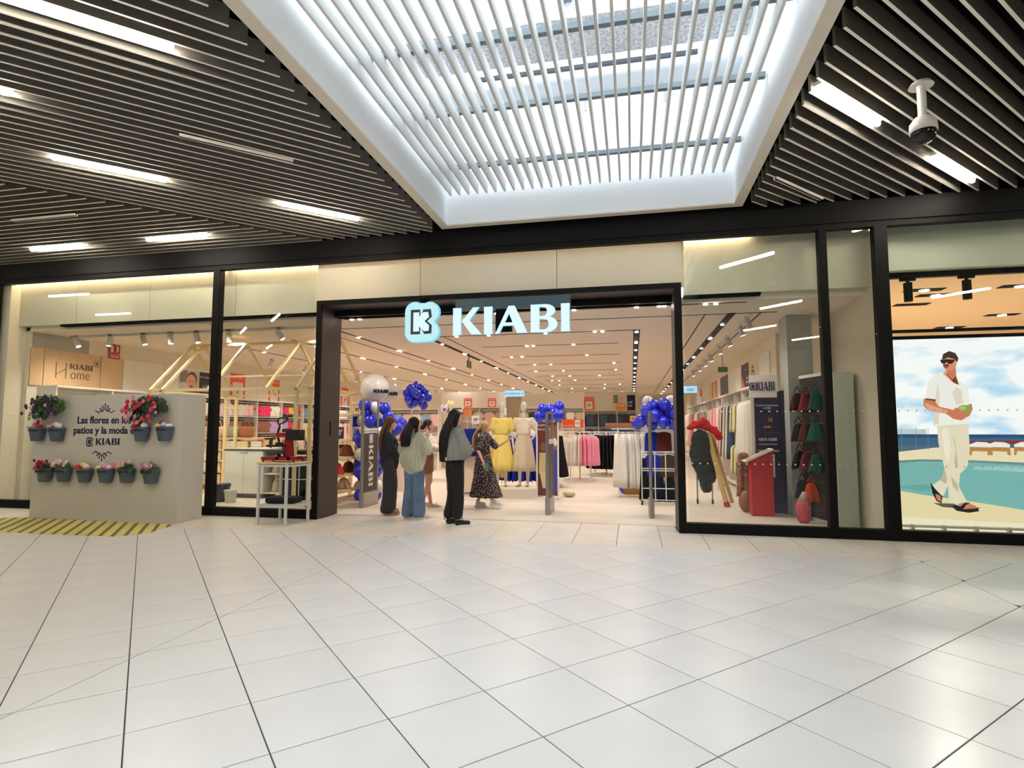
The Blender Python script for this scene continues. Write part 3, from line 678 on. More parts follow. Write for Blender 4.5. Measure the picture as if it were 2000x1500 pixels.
for x_, y_ in ((-.29, -.13), (.25, -.13), (-.29, .13), (.25, .13)): obj('foot', M().cyl((x_, y_, 0), (x_, y_, .03), .014), BK, hp, True)
obj('column', M().add([(.0, -.05, .08), (.14, -.05, .08), (.14, .05, .08), (.0, .05, .08), (.03, -.04, .42), (.11, -.04, .42), (.11, .04, .42), (.03, .04, .42)], [(0, 3, 2, 1), (4, 5, 6, 7), (0, 1, 5, 4), (1, 2, 6, 5), (2, 3, 7, 6), (3, 0, 4, 7)]), RED, hp, True)
obj('arm', M().cbox((-.0, 0, .42), (.3, .07, .07)), RED, hp, True, bevel=.005)
obj('control_box', M().cbox((.19, -.02, .42), (.24, .17, .17)), BK, hp, True, bevel=.01)
obj('platen', M().cbox((-.1, 0, .25), (.28, .28, .03)).cyl((-.1, 0, .26), (-.1, 0, .3), .06), BK, hp, True)
obj('lower_platen', M().cbox((-.1, 0, .14), (.28, .28, .025)).cyl((-.1, 0, .05), (-.1, 0, .13), .03), mat('grey_rubber', (60, 60, 62), rough=.8), hp, True)
obj('pressure_knob', M().cyl((.05, 0, .45), (.05, 0, .5), .015).cyl((.05, 0, .5), (.05, 0, .52), .045), BK, hp, True)
hd = M(); hd.tube([(-.1, 0, .3), (-.14, 0, .42), (-.12, 0, .5), (-.1, 0, .56)], .017)
hd.tube([(-.1, 0, .56), (-.14, 0, .62), (-.13, 0, .68), (-.04, 0, .7), (.04, 0, .69), (.0, 0, .63), (-.1, 0, .59)], .012)
obj('lever_handle', hd, BK, hp, True)
obj('cable', M().tube([(.3, 0, .4), (.36, 0, .36), (.38, 0, .25), (.4, -.02, .05)], .006, 6).tube([(.3, .03, .38), (.34, .03, .3), (.33, .03, .2)], .005, 6), BK, hp, True)

# ================= NEIGHBOUR SHOP =================
struct('wall_6', M().box((3.5, 8.82, 3.72), (13, 8.95, 4.95)), mat('neighbour_bulkhead', (214, 216, 200), rough=.7))
struct('wall_7', M().box((13, 8.6, 0), (13.1, 18, 4.6)).box((3.45, 18, 0), (13, 18.2, 4.6)), mat('neighbour_wall', (150, 130, 112), rough=.8))
ns = struct('ceiling_neighbour', M().box((3.45, 8.95, 3.72), (13, 18, 3.8)), mat('warm_plaster', (242, 214, 178), rough=.9, spec=.2))
struct('trim_16', M().box((3.47, 8.96, 3.64), (13, 9.04, 3.71)), BLACK)
def neigh(px, py): q = atz(px, py, 3.72); return q
for a, b, lm in (((1785, 566), (1825, 566), 1), ((1805, 577), (1850, 575), 1), ((1765, 596), (1795, 593), 0), ((1975, 560), (2010, 556), 1), ((1830, 644), (1880, 634), 1), ((1915, 617), (2000, 612), 1)):
    q0 = neigh(*a); q1 = neigh(*b); c = (q0+q1)/2
    t = thing('recessed_spot', 'black rectangular recessed spotlight in the warm neighbouring ceiling', 'lamp', (c.x, c.y, 3.71), 0, 'recessed spots in the neighbouring shop')
    obj('housing', M().box((c.x-.28, c.y-.1, 3.712), (c.x+.28, c.y+.1, 3.722)), VOID, t)
    if lm: obj('lens', M().cyl((c.x, c.y, 3.70), (c.x, c.y, 3.711), .07, n=16), HEAD, t)
    light('SPOT', 'neighbour_spot', (c.x, c.y, 3.69), 850, (1, .92, .8), size=.06, spot=150, blend=.9)
for X in (3.92, 4.66, 5.6, 6.6):
    t = thing('cylinder_spotlight', 'matt black cylinder spotlight on the neighbour track, %s from the pillar' % {3.92: 'first', 4.66: 'second', 5.6: 'third', 6.6: 'fourth'}[X], 'lamp', (X, 9.0, 3.4), 0, 'black cylinder spots behind the neighbour glass')
    obj('adapter', M().box((X-.1, 8.98, 3.6), (X+.1, 9.02, 3.64)).cyl((X, 9, 3.57), (X, 9, 3.6), .02), BLACK, t)
    obj('cylinder', M().cyl((X, 9, 3.3), (X, 9, 3.57), .055, n=20), BLACK, t)
# lightbox poster, one flat print
PX0, PX1, PY_, PZ0, PZ1 = 3.6, 6.85, 9.3, .1, 2.79
t = thing('lightbox_poster', 'large backlit poster of a man in white clothes beside a pool', 'poster', (5.2, 9.35, 0))
obj('frame', M().box((PX0, 9.3, PZ0), (PX1, 9.42, PZ1)).box((PX0, 9.28, PZ1), (PX1, 9.42, PZ1+.05)), BLACK, t)
for k in range(8): obj('foot', M().box((PX0+.3+.4*k, 9.22, 0), (PX0+.34+.4*k, 9.4, .1)), WHITE, t)
obj('plinth', M().box((PX0, 9.2, .07), (PX1, 9.3, .1)), WHITE, t)
PW_, PH_ = PX1-PX0, PZ1-PZ0
def q(px, py): p = at(px, py, 9.29); return ((p.x-PX0)/PW_, (p.z-PZ0)/PH_)
def Q(*pts): return [q(*p) for p in pts]
msky = bpy.data.materials.new('poster_sky'); msky.use_nodes = True; nt = msky.node_tree; nt.nodes.remove(nt.nodes['Principled BSDF'])
e = nt.nodes.new('ShaderNodeEmission'); tc = nt.nodes.new('ShaderNodeTexCoord'); mp = nt.nodes.new('ShaderNodeMapping'); mp.inputs['Scale'].default_value = (.7, 1, 1.9); n = nt.nodes.new('ShaderNodeTexNoise'); n.inputs['Scale'].default_value = 1.5; n.inputs['Detail'].default_value = 7
r = nt.nodes.new('ShaderNodeValToRGB'); r.color_ramp.elements[0].position = .34; r.color_ramp.elements[1].position = .5
r.color_ramp.elements[0].color = (*lin((150, 205, 238)), 1); r.color_ramp.elements[1].color = (*lin((246, 247, 246)), 1)
nt.links.new(tc.outputs['Object'], mp.inputs[0]); nt.links.new(mp.outputs[0], n.inputs['Vector']); nt.links.new(n.outputs['Fac'], r.inputs[0]); nt.links.new(r.outputs[0], e.inputs[0]); e.inputs[1].default_value = 1.15; nt.links.new(e.outputs[0], nt.nodes['Material Output'].inputs[0])
hz = q(1740, 848)[1]
SH = [(msky, rect(0, 0, 1, 1)), ((200, 212, 214), rect(0, q(1740, 848)[1], .18, q(1740, 838)[1])),
      ((66, 104, 134), rect(0, .2, 1, hz)), ((44, 84, 120), rect(0, hz-.018, 1, hz)), ((88, 112, 130), rect(0, q(0, 876)[1] if 0 else hz-.1, 1, hz-.06)),
      ((150, 52, 58), [q(1890, 862), q(2140, 858), q(2140, 866), q(1890, 868)]),
      ((244, 230, 190), Q((1742, 884), (1830, 874), (2140, 876), (2140, 908), (1742, 905)) + [(0, .2)][:0]),
      ((112, 148, 144), Q((1742, 900), (1800, 897), (1900, 899), (2140, 910), (2140, 1040), (1742, 990))),
      ((126, 186, 180), Q((1742, 906), (1800, 901), (1900, 903), (2140, 916), (2140, 1040), (1742, 990))),
      ((160, 206, 200), Q((1900, 912), (1960, 910), (2140, 922), (2140, 932), (1960, 920), (1900, 917))),
      ((110, 172, 168), Q((1745, 950), (1800, 946), (1850, 956), (1800, 960))),
      ((240, 222, 174), Q((1742, 956), (1800, 966), (1900, 980), (2000, 996), (2140, 1016), (2140, 1060), (1742, 1060))),
      ((247, 236, 204), Q((1742, 1008), (2140, 1030), (2140, 1060), (1742, 1060)))]
for x0 in (1893, 1928, 1980, 2040):
    SH += [((196, 138, 78), Q((x0, 874), (x0+44, 874), (x0+46, 889), (x0+40, 889), (x0+38, 882), (x0+6, 881), (x0+4, 889), (x0, 889))), ((248, 244, 234), Q((x0, 868), (x0+14, 863), (x0+34, 864), (x0+44, 868), (x0+44, 874), (x0, 873)))]
SK = (214, 128, 92); SKL = (240, 172, 134); WH = (250, 246, 238); WS = (236, 222, 204); PN = (238, 226, 198); PS = (206, 188, 156)
SH += [((96, 90, 84), Q((1822, 982), (1872, 984), (1915, 992), (1900, 995), (1840, 990))),
       # rear leg and foot
       (PN, Q((1850, 900), (1868, 905), (1850, 950), (1842, 968), (1818, 958), (1820, 948), (1838, 935))), (PS, Q((1850, 905), (1862, 912), (1846, 945), (1836, 938))),
       ((26, 30, 38), Q((1816, 942), (1826, 955), (1840, 970), (1838, 983), (1828, 978), (1820, 962))), (SK, Q((1826, 964), (1836, 968), (1838, 980), (1829, 976))),
       # trousers
       (PN, Q((1829, 828), (1890, 824), (1893, 880), (1888, 912), (1874, 925), (1872, 950), (1888, 980), (1868, 989), (1852, 972), (1850, 940), (1842, 908), (1832, 866))),
       (PS, Q((1860, 850), (1866, 880), (1862, 905), (1870, 915), (1868, 890), (1864, 860))), ((248, 240, 218), Q((1838, 840), (1850, 836), (1856, 880), (1850, 905), (1842, 880))),
       (PS, Q((1856, 930), (1868, 944), (1872, 962), (1860, 950))),
       # shirt
       (WH, Q((1838, 728), (1852, 722), (1872, 745), (1888, 752), (1894, 800), (1890, 828), (1822, 832), (1826, 780), (1806, 778), (1812, 745), (1826, 732))),
       (WS, Q((1826, 776), (1830, 745), (1834, 776), (1832, 828), (1822, 830))), (WS, Q((1858, 768), (1866, 790), (1880, 788), (1876, 762), (1866, 756))), (SKL, Q((1840, 730), (1845, 724), (1866, 732), (1872, 752), (1860, 748))), ((110, 66, 52), Q((1846, 730), (1864, 732), (1871, 752), (1861, 747))),
       # arms, hands, fruit
       (SK, Q((1803, 779), (1824, 782), (1832, 794), (1858, 800), (1872, 798), (1896, 788), (1898, 800), (1892, 812), (1876, 821), (1860, 818), (1846, 808), (1812, 802), (1802, 792))),
       (SKL, Q((1803, 786), (1824, 794), (1850, 802), (1846, 807), (1812, 801))), ((140, 76, 56), Q((1806, 778), (1826, 780), (1826, 784), (1806, 781))),
       ((132, 176, 84), [q(1881+cos(a)*13, 800+sin(a)*9) for a in [i*pi/8 for i in range(16)]]), ((176, 208, 116), [q(1878+cos(a)*7, 797+sin(a)*4) for a in [i*pi/6 for i in range(12)]]),
       (SK, Q((1862, 800), (1872, 806), (1888, 812), (1890, 808), (1876, 800), (1864, 796))),
       # neck, head, hair, glasses
       (SK, Q((1846, 712), (1864, 712), (1866, 734), (1858, 742), (1848, 730))), ((226, 150, 114), Q((1838, 700), (1840, 716), (1846, 724), (1858, 724), (1866, 714), (1868, 696), (1840, 694))),
       ((72, 56, 46), Q((1838, 702), (1840, 692), (1852, 686), (1864, 690), (1870, 700), (1868, 708), (1862, 702), (1850, 698), (1842, 702))), ((52, 44, 52), Q((1834, 703), (1848, 702), (1862, 703), (1862, 706), (1857, 711), (1850, 711), (1847, 707), (1843, 711), (1837, 710))),
       ((160, 66, 58), Q((1842, 717), (1850, 716), (1850, 719), (1843, 719))), ((60, 40, 36), Q((1840, 713), (1850, 712), (1852, 715), (1842, 716))),
       # front sandal
       (SK, Q((1868, 984), (1884, 980), (1904, 988), (1906, 994), (1880, 994))), ((24, 26, 34), Q((1856, 988), (1866, 985), (1880, 994), (1908, 992), (1910, 998), (1890, 1001), (1866, 997))), ((24, 26, 34), Q((1872, 990), (1882, 982), (1894, 981), (1884, 986), (1880, 993)))]
for x0 in (1758, 1786, 1810): SH.append(((120, 140, 150), Q((x0, 835), (x0+.8, 835), (x0+1.4, 880), (x0+.6, 880))))
art('picture', t, (PX0, 9.298, PZ0), UX, UZ, PW_, PH_, SH, emit=1.0, base=.003, th=.0007)
struct('trim_17', M().box((3.47, 9.05, 2.86), (8, 9.12, 2.9)), BLACK)
# ================= SHOP INTERIOR =================
CREAM = (240, 228, 208); rnd = random.Random(3)
# ---- garment prototypes: hook at origin, width along X, hanging down ----
def g_poly(pts, th=.035, n=0):
    m = M(); m.poly(pts, (0, th/2, 0), UX, UZ, 0, th); return m
def sym(h): return h+[(-x, z) for x, z in reversed(h)]
TEE = sym([(.04, -.04), (.13, -.05), (.26, -.2), (.2, -.27), (.155, -.22), (.16, -.5)])
DRESS = sym([(.04, -.04), (.12, -.05), (.19, -.17), (.13, -.2), (.12, -.3), (.22, -.74)])
SHORTS = sym([(.11, -.05), (.17, -.36), (.02, -.37), (.005, -.2)])
PANTS = sym([(.15, -.05), (.18, -.95), (.04, -.96), (.005, -.34)])
def hookm(m, w=.16):
    m.tube([(0, 0, .03), (.02, 0, .05), (.0, 0, .07)], .004, 5).tube([(-w, 0, -.05), (0, 0, .0), (w, 0, -.05)], .006, 5); return m
def g_loft(w0, w1, L, t0=.05, t1=.07, rip=.22, nr=7, seed=0, shoulder=True, n=28):
    rs = []
    if shoulder: rs += [(0, 0, -.03, w0*.3, .02), (0, 0, -.06, w0*.85, t0*.8), (0, 0, -.1, w0, t0)]
    else: rs += [(0, 0, -.05, w0, t0*.8)]
    for i in range(1, 6): f = i/5; rs.append((0, 0, -.1-(L-.1)*f, w0+(w1-w0)*f, t0+(t1-t0)*f))
    rs.reverse(); rs = [r for r in rs]
    rings = []
    for x, y, z, rx, ry in rs:
        f = -z/L; rings.append([(cos(2*pi*i/n)*rx*(1+.06*f*sin(3*2*pi*i/n+seed)), sin(2*pi*i/n)*ry*(1+rip*f*2*sin(nr*2*pi*i/n+seed)), z+(.012*f*sin(5*2*pi*i/n+seed))) for i in range(n)])
    m = M(); m.loft(rings); return m
GM = {}
def gme(kind, c):
    k = (kind, c)
    if k not in GM:
        m = hookm(M()); m.k = 1
        if kind in ('tee', 'dress', 'shorts', 'pants'): m.poly({'tee': TEE, 'dress': DRESS, 'shorts': SHORTS, 'pants': PANTS}[kind], (0, .018, 0), UX, UZ, 0, .036)
        else:
            g_ = {'skirt': g_loft(.13, .26, .95, .03, .05, .35, 9, shoulder=False), 'top': g_loft(.2, .22, .62, .03, .04), 'long': g_loft(.19, .24, 1.15, .03, .05, .3, 8), 'trouser': g_loft(.16, .22, 1.12, .03, .045, .3, 6, shoulder=False)}[kind]
            b = len(m.v); m.v += g_.v; m.f += [tuple(b+i for i in f) for f in g_.f]; m.m += [1]*len(g_.f)
        GM[k] = m.mesh('garment_'+kind, [WHITEM, fab(c)], kind not in ('tee', 'dress', 'shorts', 'pants'))
    return GM[k]
NM = {'tee': 'hanging_shirt', 'dress': 'hanging_dress', 'shorts': 'hanging_shorts', 'pants': 'hanging_trousers', 'skirt': 'hanging_skirt', 'top': 'hanging_blouse', 'long': 'hanging_dress', 'trouser': 'hanging_trousers'}
def hang(kind, c, loc, rz, label, group, sc=1):
    return shot(NM[kind], gme(kind, c), label, NM[kind].split('_')[1], group, loc, rz, sc)
WHT = (244, 238, 226)
CN = {(232, 60, 110): 'magenta', (246, 200, 90): 'yellow', (220, 60, 60): 'red', (244, 236, 222): 'cream', (150, 180, 214): 'light blue', (244, 204, 196): 'pale pink', (150, 96, 84): 'brown', (226, 170, 176): 'dusty pink', (228, 30, 60): 'bright red', (120, 40, 44): 'dark red',
      (240, 222, 170): 'pale yellow', (206, 186, 160): 'beige', (120, 130, 96): 'olive', (60, 80, 110): 'denim blue', (236, 130, 160): 'pink', (96, 64, 50): 'dark brown', (190, 160, 205): 'lilac', (240, 160, 110): 'apricot', (60, 60, 66): 'charcoal'}
def by(n): return next(k for k, v in CN.items() if v == n)
# ---- left wall shelving ----
UNIT = mat('shelf_back_taupe', (126, 112, 98), rough=.7)
SCH = [('cream pale-pink', 'brown dark-red', 'bright-red red'), ('cream pale-pink', 'brown dark-brown', 'bright-red pale-pink'), ('magenta cream', 'brown lilac', 'bright-red lilac'), ('magenta yellow red', 'lilac magenta yellow red', 'apricot pale-yellow cream'),
       ('light-blue cream', 'D', 'beige'), ('light-blue pale-pink', 'D', 'brown'), ('cream light-blue', 'D', 'beige'), ('cream pale-pink', 'beige pale-pink', 'dusty-pink'), ('pale-yellow cream', 'light-blue cream', 'dusty-pink cream'), ('cream beige', 'pale-pink cream', 'olive cream'), ('cream light-blue', 'cream beige', 'pale-pink')]
for i in range(16):
    y0 = 9.15+1.25*i; y1 = y0+1.25; X0, X1 = LW, LW+.48
    t = thing('shelving_unit', 'tall white wall shelving bay on the left wall, %s' % ('end bay with plain side panel' if i == 0 else ('behind the flower panel' if i < 3 else 'seen through the left windows' if i < 8 else 'far inside the shop')), 'shelving', (X0+.24, (y0+y1)/2, 0), 0, 'left wall shelving bays')
    obj('side_panel', M().box((X0, y0, 0), (X1, y0+.035, 2.3)), WHITE, t)
    obj('back_panel', M().box((X0+.01, y0+.035, .1), (X0+.03, y1, 2.3)), UNIT if i > 1 else WHITE, t)
    obj('top_board', M().box((X0, y0, 2.3), (X1+.02, y1, 2.34)), WHITE, t)
    obj('base', M().box((X0, y0+.035, 0), (X1, y1, .12)), WHITE, t)
    big = i >= 3 and SCH[min(i-3, 10)][1] == 'D'
    for z in (1.8, 1.3, .8, .45): 
        if not (big and z == 1.3): obj('shelf', M().box((X0+.03, y0+.035, z), (X1-.02, y1, z+.022)), WHITE if z > 1 else WOOD, t)
    for z in (2.2, 1.7, 1.2):
        if not (big and z == 1.2): obj('rail', M().cyl((X1-.12, y0+.03, z+.04), (X1-.12, y1, z+.04), .012, n=8), WHITEM, t)
    if i < 3: continue
    S_ = SCH[min(i-3, 10)]
    for li, z in enumerate((2.2, 1.7, 1.2)):
        if S_[1] == 'D' and li == 1:
            for k, c in enumerate(('pale-yellow', 'pale pink', 'dusty-pink')):
                cn = c.replace('-', ' '); hang('dress', by(cn), (X1-.1, y0+.28+.36*k, z-.02), pi/2, 'large %s dress hanging on the left wall' % cn, 'large dresses on the left wall', .95)
            continue
        if S_[1] == 'D' and li == 2: continue
        cs = [c.replace('-', ' ') for c in S_[li].split()]; kd = 'shorts' if (i in (6,) and li < 2) else 'tee'
        n = 5
        for k in range(n):
            cn = cs[k*len(cs)//n]; lv = ('upper', 'middle', 'lower')[li]
            hang(kd, by(cn), (X1-.1, y0+.15+k*.24, z+.0), pi/2+rnd.uniform(-.2, .2), 'small %s %s on the %s rail of the left wall shelving' % (cn, 'shorts' if kd == 'shorts' else 'top', lv), 'children clothes, %s rails, left wall' % lv, .72)
    for z in (.82, .47, .12):
        for k in range(3):
            c = rnd.choice([(206, 186, 160), (244, 236, 222), (150, 96, 84), (226, 170, 176)]); h_ = rnd.uniform(.14, .26)
            t2 = thing('folded_stack', 'stack of folded %s clothes on a lower shelf of the left wall' % CN[c], 'clothes', (X0+.24, y0+.25+.38*k, z+.002), 0, 'folded stacks, left wall shelves')
            for q_ in range(4): obj('folded_garment', M().box((X0+.06+rnd.uniform(0, .02), y0+.1+.38*k, z+.003+h_/4*q_), (X1-.05, y0+.4+.38*k-rnd.uniform(0, .03), z+.003+h_/4*(q_+.88))), fab(c), t2)
# panels over the shelving
WP = mat('oak_veneer', (214, 178, 136), rough=.55, nz=.06, nscale=4, stretch=(1, 1, .3)); LP = mat('white_wall_panel', (246, 240, 226), rough=.6)
pan = [(8.97, 9.2, WP), (9.24, 10.47, WP), (10.51, 11.05, WP)]+[(11.08+1.22*k, 12.28+1.22*k, LP) for k in range(20)]
for a, b, m_ in pan: obj('wall_panel', M().box((LW, a, 2.345), (LW+.03, b, 3.1)), m_, wl)
obj('grey_shade_patch', M().box((LW, 9.0, 3.12), (LW+.02, 10.2, 3.4)), mat('wall_shade_grey', (168, 160, 148), rough=.8), wl)  # thin grey sheet painting the shade on the wall above the wood panels
struct('wall_8', M().box((-12.4, 8.97, 3.42), (LW, 8.98, 3.5)), WHITE)
BRN = mat('dark_brown_print', (84, 64, 48), rough=.6)
t = thing('wall_lettering', 'brown wall lettering with badge on the wood panel left of the fire sign', 'sign', (LW+.03, 9.9, 2.7))
xo = LW+.032
word('KIABI', (xo, 9.78, 2.74), UY, UZ, .12, BRN, t)
text('ome', .3, (xo, 10.02, 2.62), UY, UZ, BRN, t, xs=.85, bold=-.003)
for m_ in (M().box((xo, 9.48, 2.53), (xo+.004, 9.495, 2.86)), M().box((xo, 9.69, 2.53), (xo+.004, 9.705, 2.86)), M().bar((xo, 9.48, 2.6), (xo, 9.7, 2.74), .004, .012)): obj('letter_stroke', m_, BRN, t)
t = thing('badge_plate', 'small square outlined badge plate above the wall lettering', 'sign', (xo, 10.39, 2.91)); 
obj('plate', M().poly(rect(-.07, -.07, .07, .07), (xo, 10.39, 2.91), UY, UZ, 0, .004), BRN, t); obj('plate_inner', M().poly(rect(-.06, -.06, .06, .06), (xo, 10.39, 2.91), UY, UZ, .004, .001), WP, t); obj('letter', M().poly(bigK(0, 0, .07), (xo, 10.39, 2.91), UY, UZ, .005, .001), BRN, t)
t = thing('fire_sign', 'red extinguisher sign with white symbols over the wood panels', 'sign', (LW, 10.85, 3.1))
art('plate', t, (LW+.03, 10.68, 3.08), UY, UZ, .28, .36, [((178, 26, 30), rect(0, 0, 1, 1)), ((240, 236, 230), rect(.14, .4, .36, .8)), ((240, 236, 230), rect(.2, .8, .3, .88)), ((240, 236, 230), [(.6, .4), (.72, .45), (.85, .6), (.8, .85), (.62, .8), (.7, .62)]), ((240, 236, 230), rect(.05, .25, .95, .28)), ((240, 200, 196), rect(.12, .1, .88, .17))])
def orange_poster(O, U, w_, h_, label, top, price, cat='poster', group='orange price posters'):
    t = thing('price_poster', label, cat, O, 0, group)
    rr = lambda x0, y0, x1, y1: [(x0+.06, y0), (x1-.06, y0), (x1, y0+.05), (x1, y1-.05), (x1-.06, y1), (x0+.06, y1), (x0, y1-.05), (x0, y0+.05)]
    art('sheet', t, O, U, UZ, w_, h_, [(ORANGE, rect(0, 0, 1, 1)), ((250, 240, 238), rr(.14, .18, .86, .72))])
    U_ = Vector(U); N = U_.cross(Vector(UZ)); c = Vector(O)+N*.009
    text(top, w_*.17, c+U_*w_/2+Vector((0, 0, h_*.87)), U, UZ, mat('white_print', (235, 232, 225)), t, bold=.002)
    text(price, w_*.36, c+U_*w_/2+Vector((0, 0, h_*.42)), U, UZ, mat('black_print', (30, 26, 40)), t, bold=.003)
orange_poster((LW+.032, 14.72, 2.2), UY, .66, .92, 'orange price poster nearest the left window mullion', 'best-sellers!', "5'")
orange_poster((LW+.032, 16.55, 2.2), UY, .58, .9, 'orange price poster between the house rafters in the left window', 'best-sellers!', "5'")
orange_poster((LW+.032, 21.3, 2.2), UY, .66, .92, 'orange price poster on the left wall beside the portal jamb', 'best-sellers!', "7'")
t = thing('baby_poster', 'wall poster of a smiling baby in a knitted hood beside a navy text block', 'poster', (LW+.03, 13.3, 2.4))
art('print', t, (LW+.032, 12.75, 2.37), UY, UZ, 1.2, .66, [((232, 226, 216), rect(0, 0, 1, 1)), ((24, 22, 56), rect(.6, 0, 1, 1)), ((140, 120, 110), [(.02, .5), (.2, .52), (.25, 1), (.02, 1)]), ((206, 186, 172), circ(.4, .62, .19, .36)), ((92, 64, 52), circ(.37, .66, .15, .3)), ((236, 176, 150), circ(.35, .55, .14, .3)), ((60, 40, 60), rect(.1, 0, .58, .22)), ((150, 70, 66), circ(.36, .36, .04, .05)), ((60, 40, 36), circ(.31, .56, .014, .03)), ((60, 40, 36), circ(.4, .56, .014, .03)), ((214, 206, 200), [(.06, .0), (.2, .3), (.12, .42), (.02, .3)])])
text('los mejores', .1, (LW+.05, 13.71, 2.9), UY, UZ, mat('white_print', 0), t); text('a 3€\nmomento', .12, (LW+.05, 13.72, 2.58), UY, UZ, mat('white_print', 0), t, bold=.002)
# ---- house shaped frame ----
t = thing('house_frame', 'open gabled house frame of pale wood bars in the left window', 'display frame', (-7.6, 10.4, 0))
XG = (-9.33, -9.05, -8.0, -6.74, -6.1, -5.8); RY, RZ = 10.45, 3.26; YF, YBk, EZ = 9.4, 11.55, 2.22; W_ = .055
obj('ridge_beam', M().bar((XG[0], RY, RZ), (XG[-1], RY, RZ), W_), GOLD, t)
for Y in (YF, YBk): obj('eave_beam', M().bar((XG[0], Y, EZ), (XG[-1], Y, EZ), W_), GOLD, t)
obj('collar_beam', M().bar((XG[0], YBk-.45, EZ+.42), (XG[-1], YBk-.45, EZ+.42), .035), GOLD, t)
for X in XG:
    for Y in (YF, YBk): obj('rafter', M().bar((X, RY, RZ), (X, Y, EZ), W_*.85), GOLD, t)
for X in (XG[0], XG[1], XG[-1], XG[-2]):
    for Y in (YF, YBk):
        if (X, Y) == (XG[-1], YBk) or True: obj('post', M().bar((X, Y, 0), (X, Y, EZ), W_), GOLD, t)
for X in (XG[0], XG[-1]):
    for z in (EZ, .06): obj('tie_beam', M().bar((X, YF, z), (X, YBk, z), W_*.85), GOLD, t)
obj('tie_beam', M().bar((XG[0], YBk, 1.95), (XG[1]+.0, YBk, 1.95), W_*.8), GOLD, t)
# wooden open shelf inside the right gable
t = thing('open_shelf', 'pale wooden open shelf inside the right end of the house frame', 'shelf', (-5.95, 10.6, 0))
for Y in (9.72, 11.35): obj('side_frame', M().box((-6.05, Y, 0), (-6.02, Y+.04, 2.05)).box((-5.7, Y, 0), (-5.67, Y+.04, 2.05)).box((-6.05, Y, 2.02), (-5.67, Y+.04, 2.05)), GOLD, t)
for z in (.18, .5, .84, 1.2, 1.72): obj('shelf_board', M().box((-6.05, 9.76, z), (-5.67, 11.35, z+.05)), GOLD, t)
for k, (y, z, c, lb) in enumerate(((10.0, .55, (238, 222, 206), 'cream'), (10.5, .55, (220, 60, 60), 'red'), (11.0, .55, (96, 64, 50), 'dark brown'), (10.1, .23, (246, 214, 196), 'pale peach'), (10.8, .23, (206, 186, 160), 'beige'), (10.2, .9, (150, 150, 110), 'olive'), (10.9, .9, (150, 96, 84), 'brown'))):
    b = shot('soft_bundle', g_loft(.1, .16, .26, .09, .12, .2, 5, seed=k).mesh('bundle', fab(c), True), '%s soft bundle on the wooden open shelf' % lb, 'bundle', 'bundles on the wooden shelf', (-5.86, y, z+.262), 0)
for k, (y, z, c1, lb, tx) in enumerate(((10.35, 1.26, (60, 50, 60), 'dark price card on the wooden open shelf', "27'"), (11.0, 1.25, (240, 236, 230), 'white gift card sheet with red print on the wooden open shelf', ''), (11.05, 1.5, (30, 60, 200), 'blue card above the white sheet on the wooden shelf', ''))):
    t = thing('price_card', lb, 'card', (-5.72, y, z)); obj('card', M().box((-5.735, y-.16, z), (-5.72, y+.16, z+.24)), paint(c1), t)
    if tx: text(tx, .14, (-5.718, y, z+.13), UY, UZ, mat('white_print', 0), t, bold=.003)
# gondola with bags and folded goods
t = thing('wooden_gondola', 'low wooden shelf gondola with folded goods behind the flower panel', 'shelf', (-9.5, 12.2, 0))
for z in (.12, .4, .66, .92, 1.2): obj('shelf_board', M().box((-10.6, 11.95, z), (-8.6, 12.5, z+.045)), WOOD, t)
for X in (-10.6, -9.6, -8.64): obj('upright', M().box((X, 12.0, 0), (X+.04, 12.45, 1.24)), WOOD, t)
for z in (.17, .45, .71, .97):
    for k in range(5):
        X = -10.3+.37*k; c = rnd.choice([(244, 236, 222), (206, 186, 160), (150, 96, 84), (240, 222, 170)]); hh = .2
        t2 = thing('folded_stack', 'stack of folded %s textiles on the wooden gondola' % CN[c], 'textiles', (X, 12.2, z), 0, 'folded stacks on the gondola')
        for q_ in range(3): obj('folded_textile', M().box((X-.15, 11.98+rnd.uniform(0, .02), z+hh/3*q_), (X+.15, 12.4, z+hh/3*(q_+.9))), fab(c), t2)
for k, (X, c, cn) in enumerate(((-10.45, (214, 180, 150), 'tan'), (-10.05, (236, 216, 190), 'cream'), (-9.65, (160, 165, 140), 'grey green'), (-9.25, (170, 104, 70), 'brown'))):
    m = M(); m.eloft([(0, 0, 0, .13, .09), (0, 0, .06, .19, .12), (0, 0, .2, .2, .13), (0, 0, .27, .15, .1)], 16, rip=.04); m.tube([(-.1, 0, .26), (-.06, 0, .38), (.06, 0, .38), (.1, 0, .26)], .01, 6)
    shot('woven_bag', m.mesh('bag', mat('woven_%d' % k, c, rough=.9, bump=.6, bscale=45), True), '%s woven bag on top of the wooden gondola' % cn, 'bag', None, (X, 12.2, 1.246))
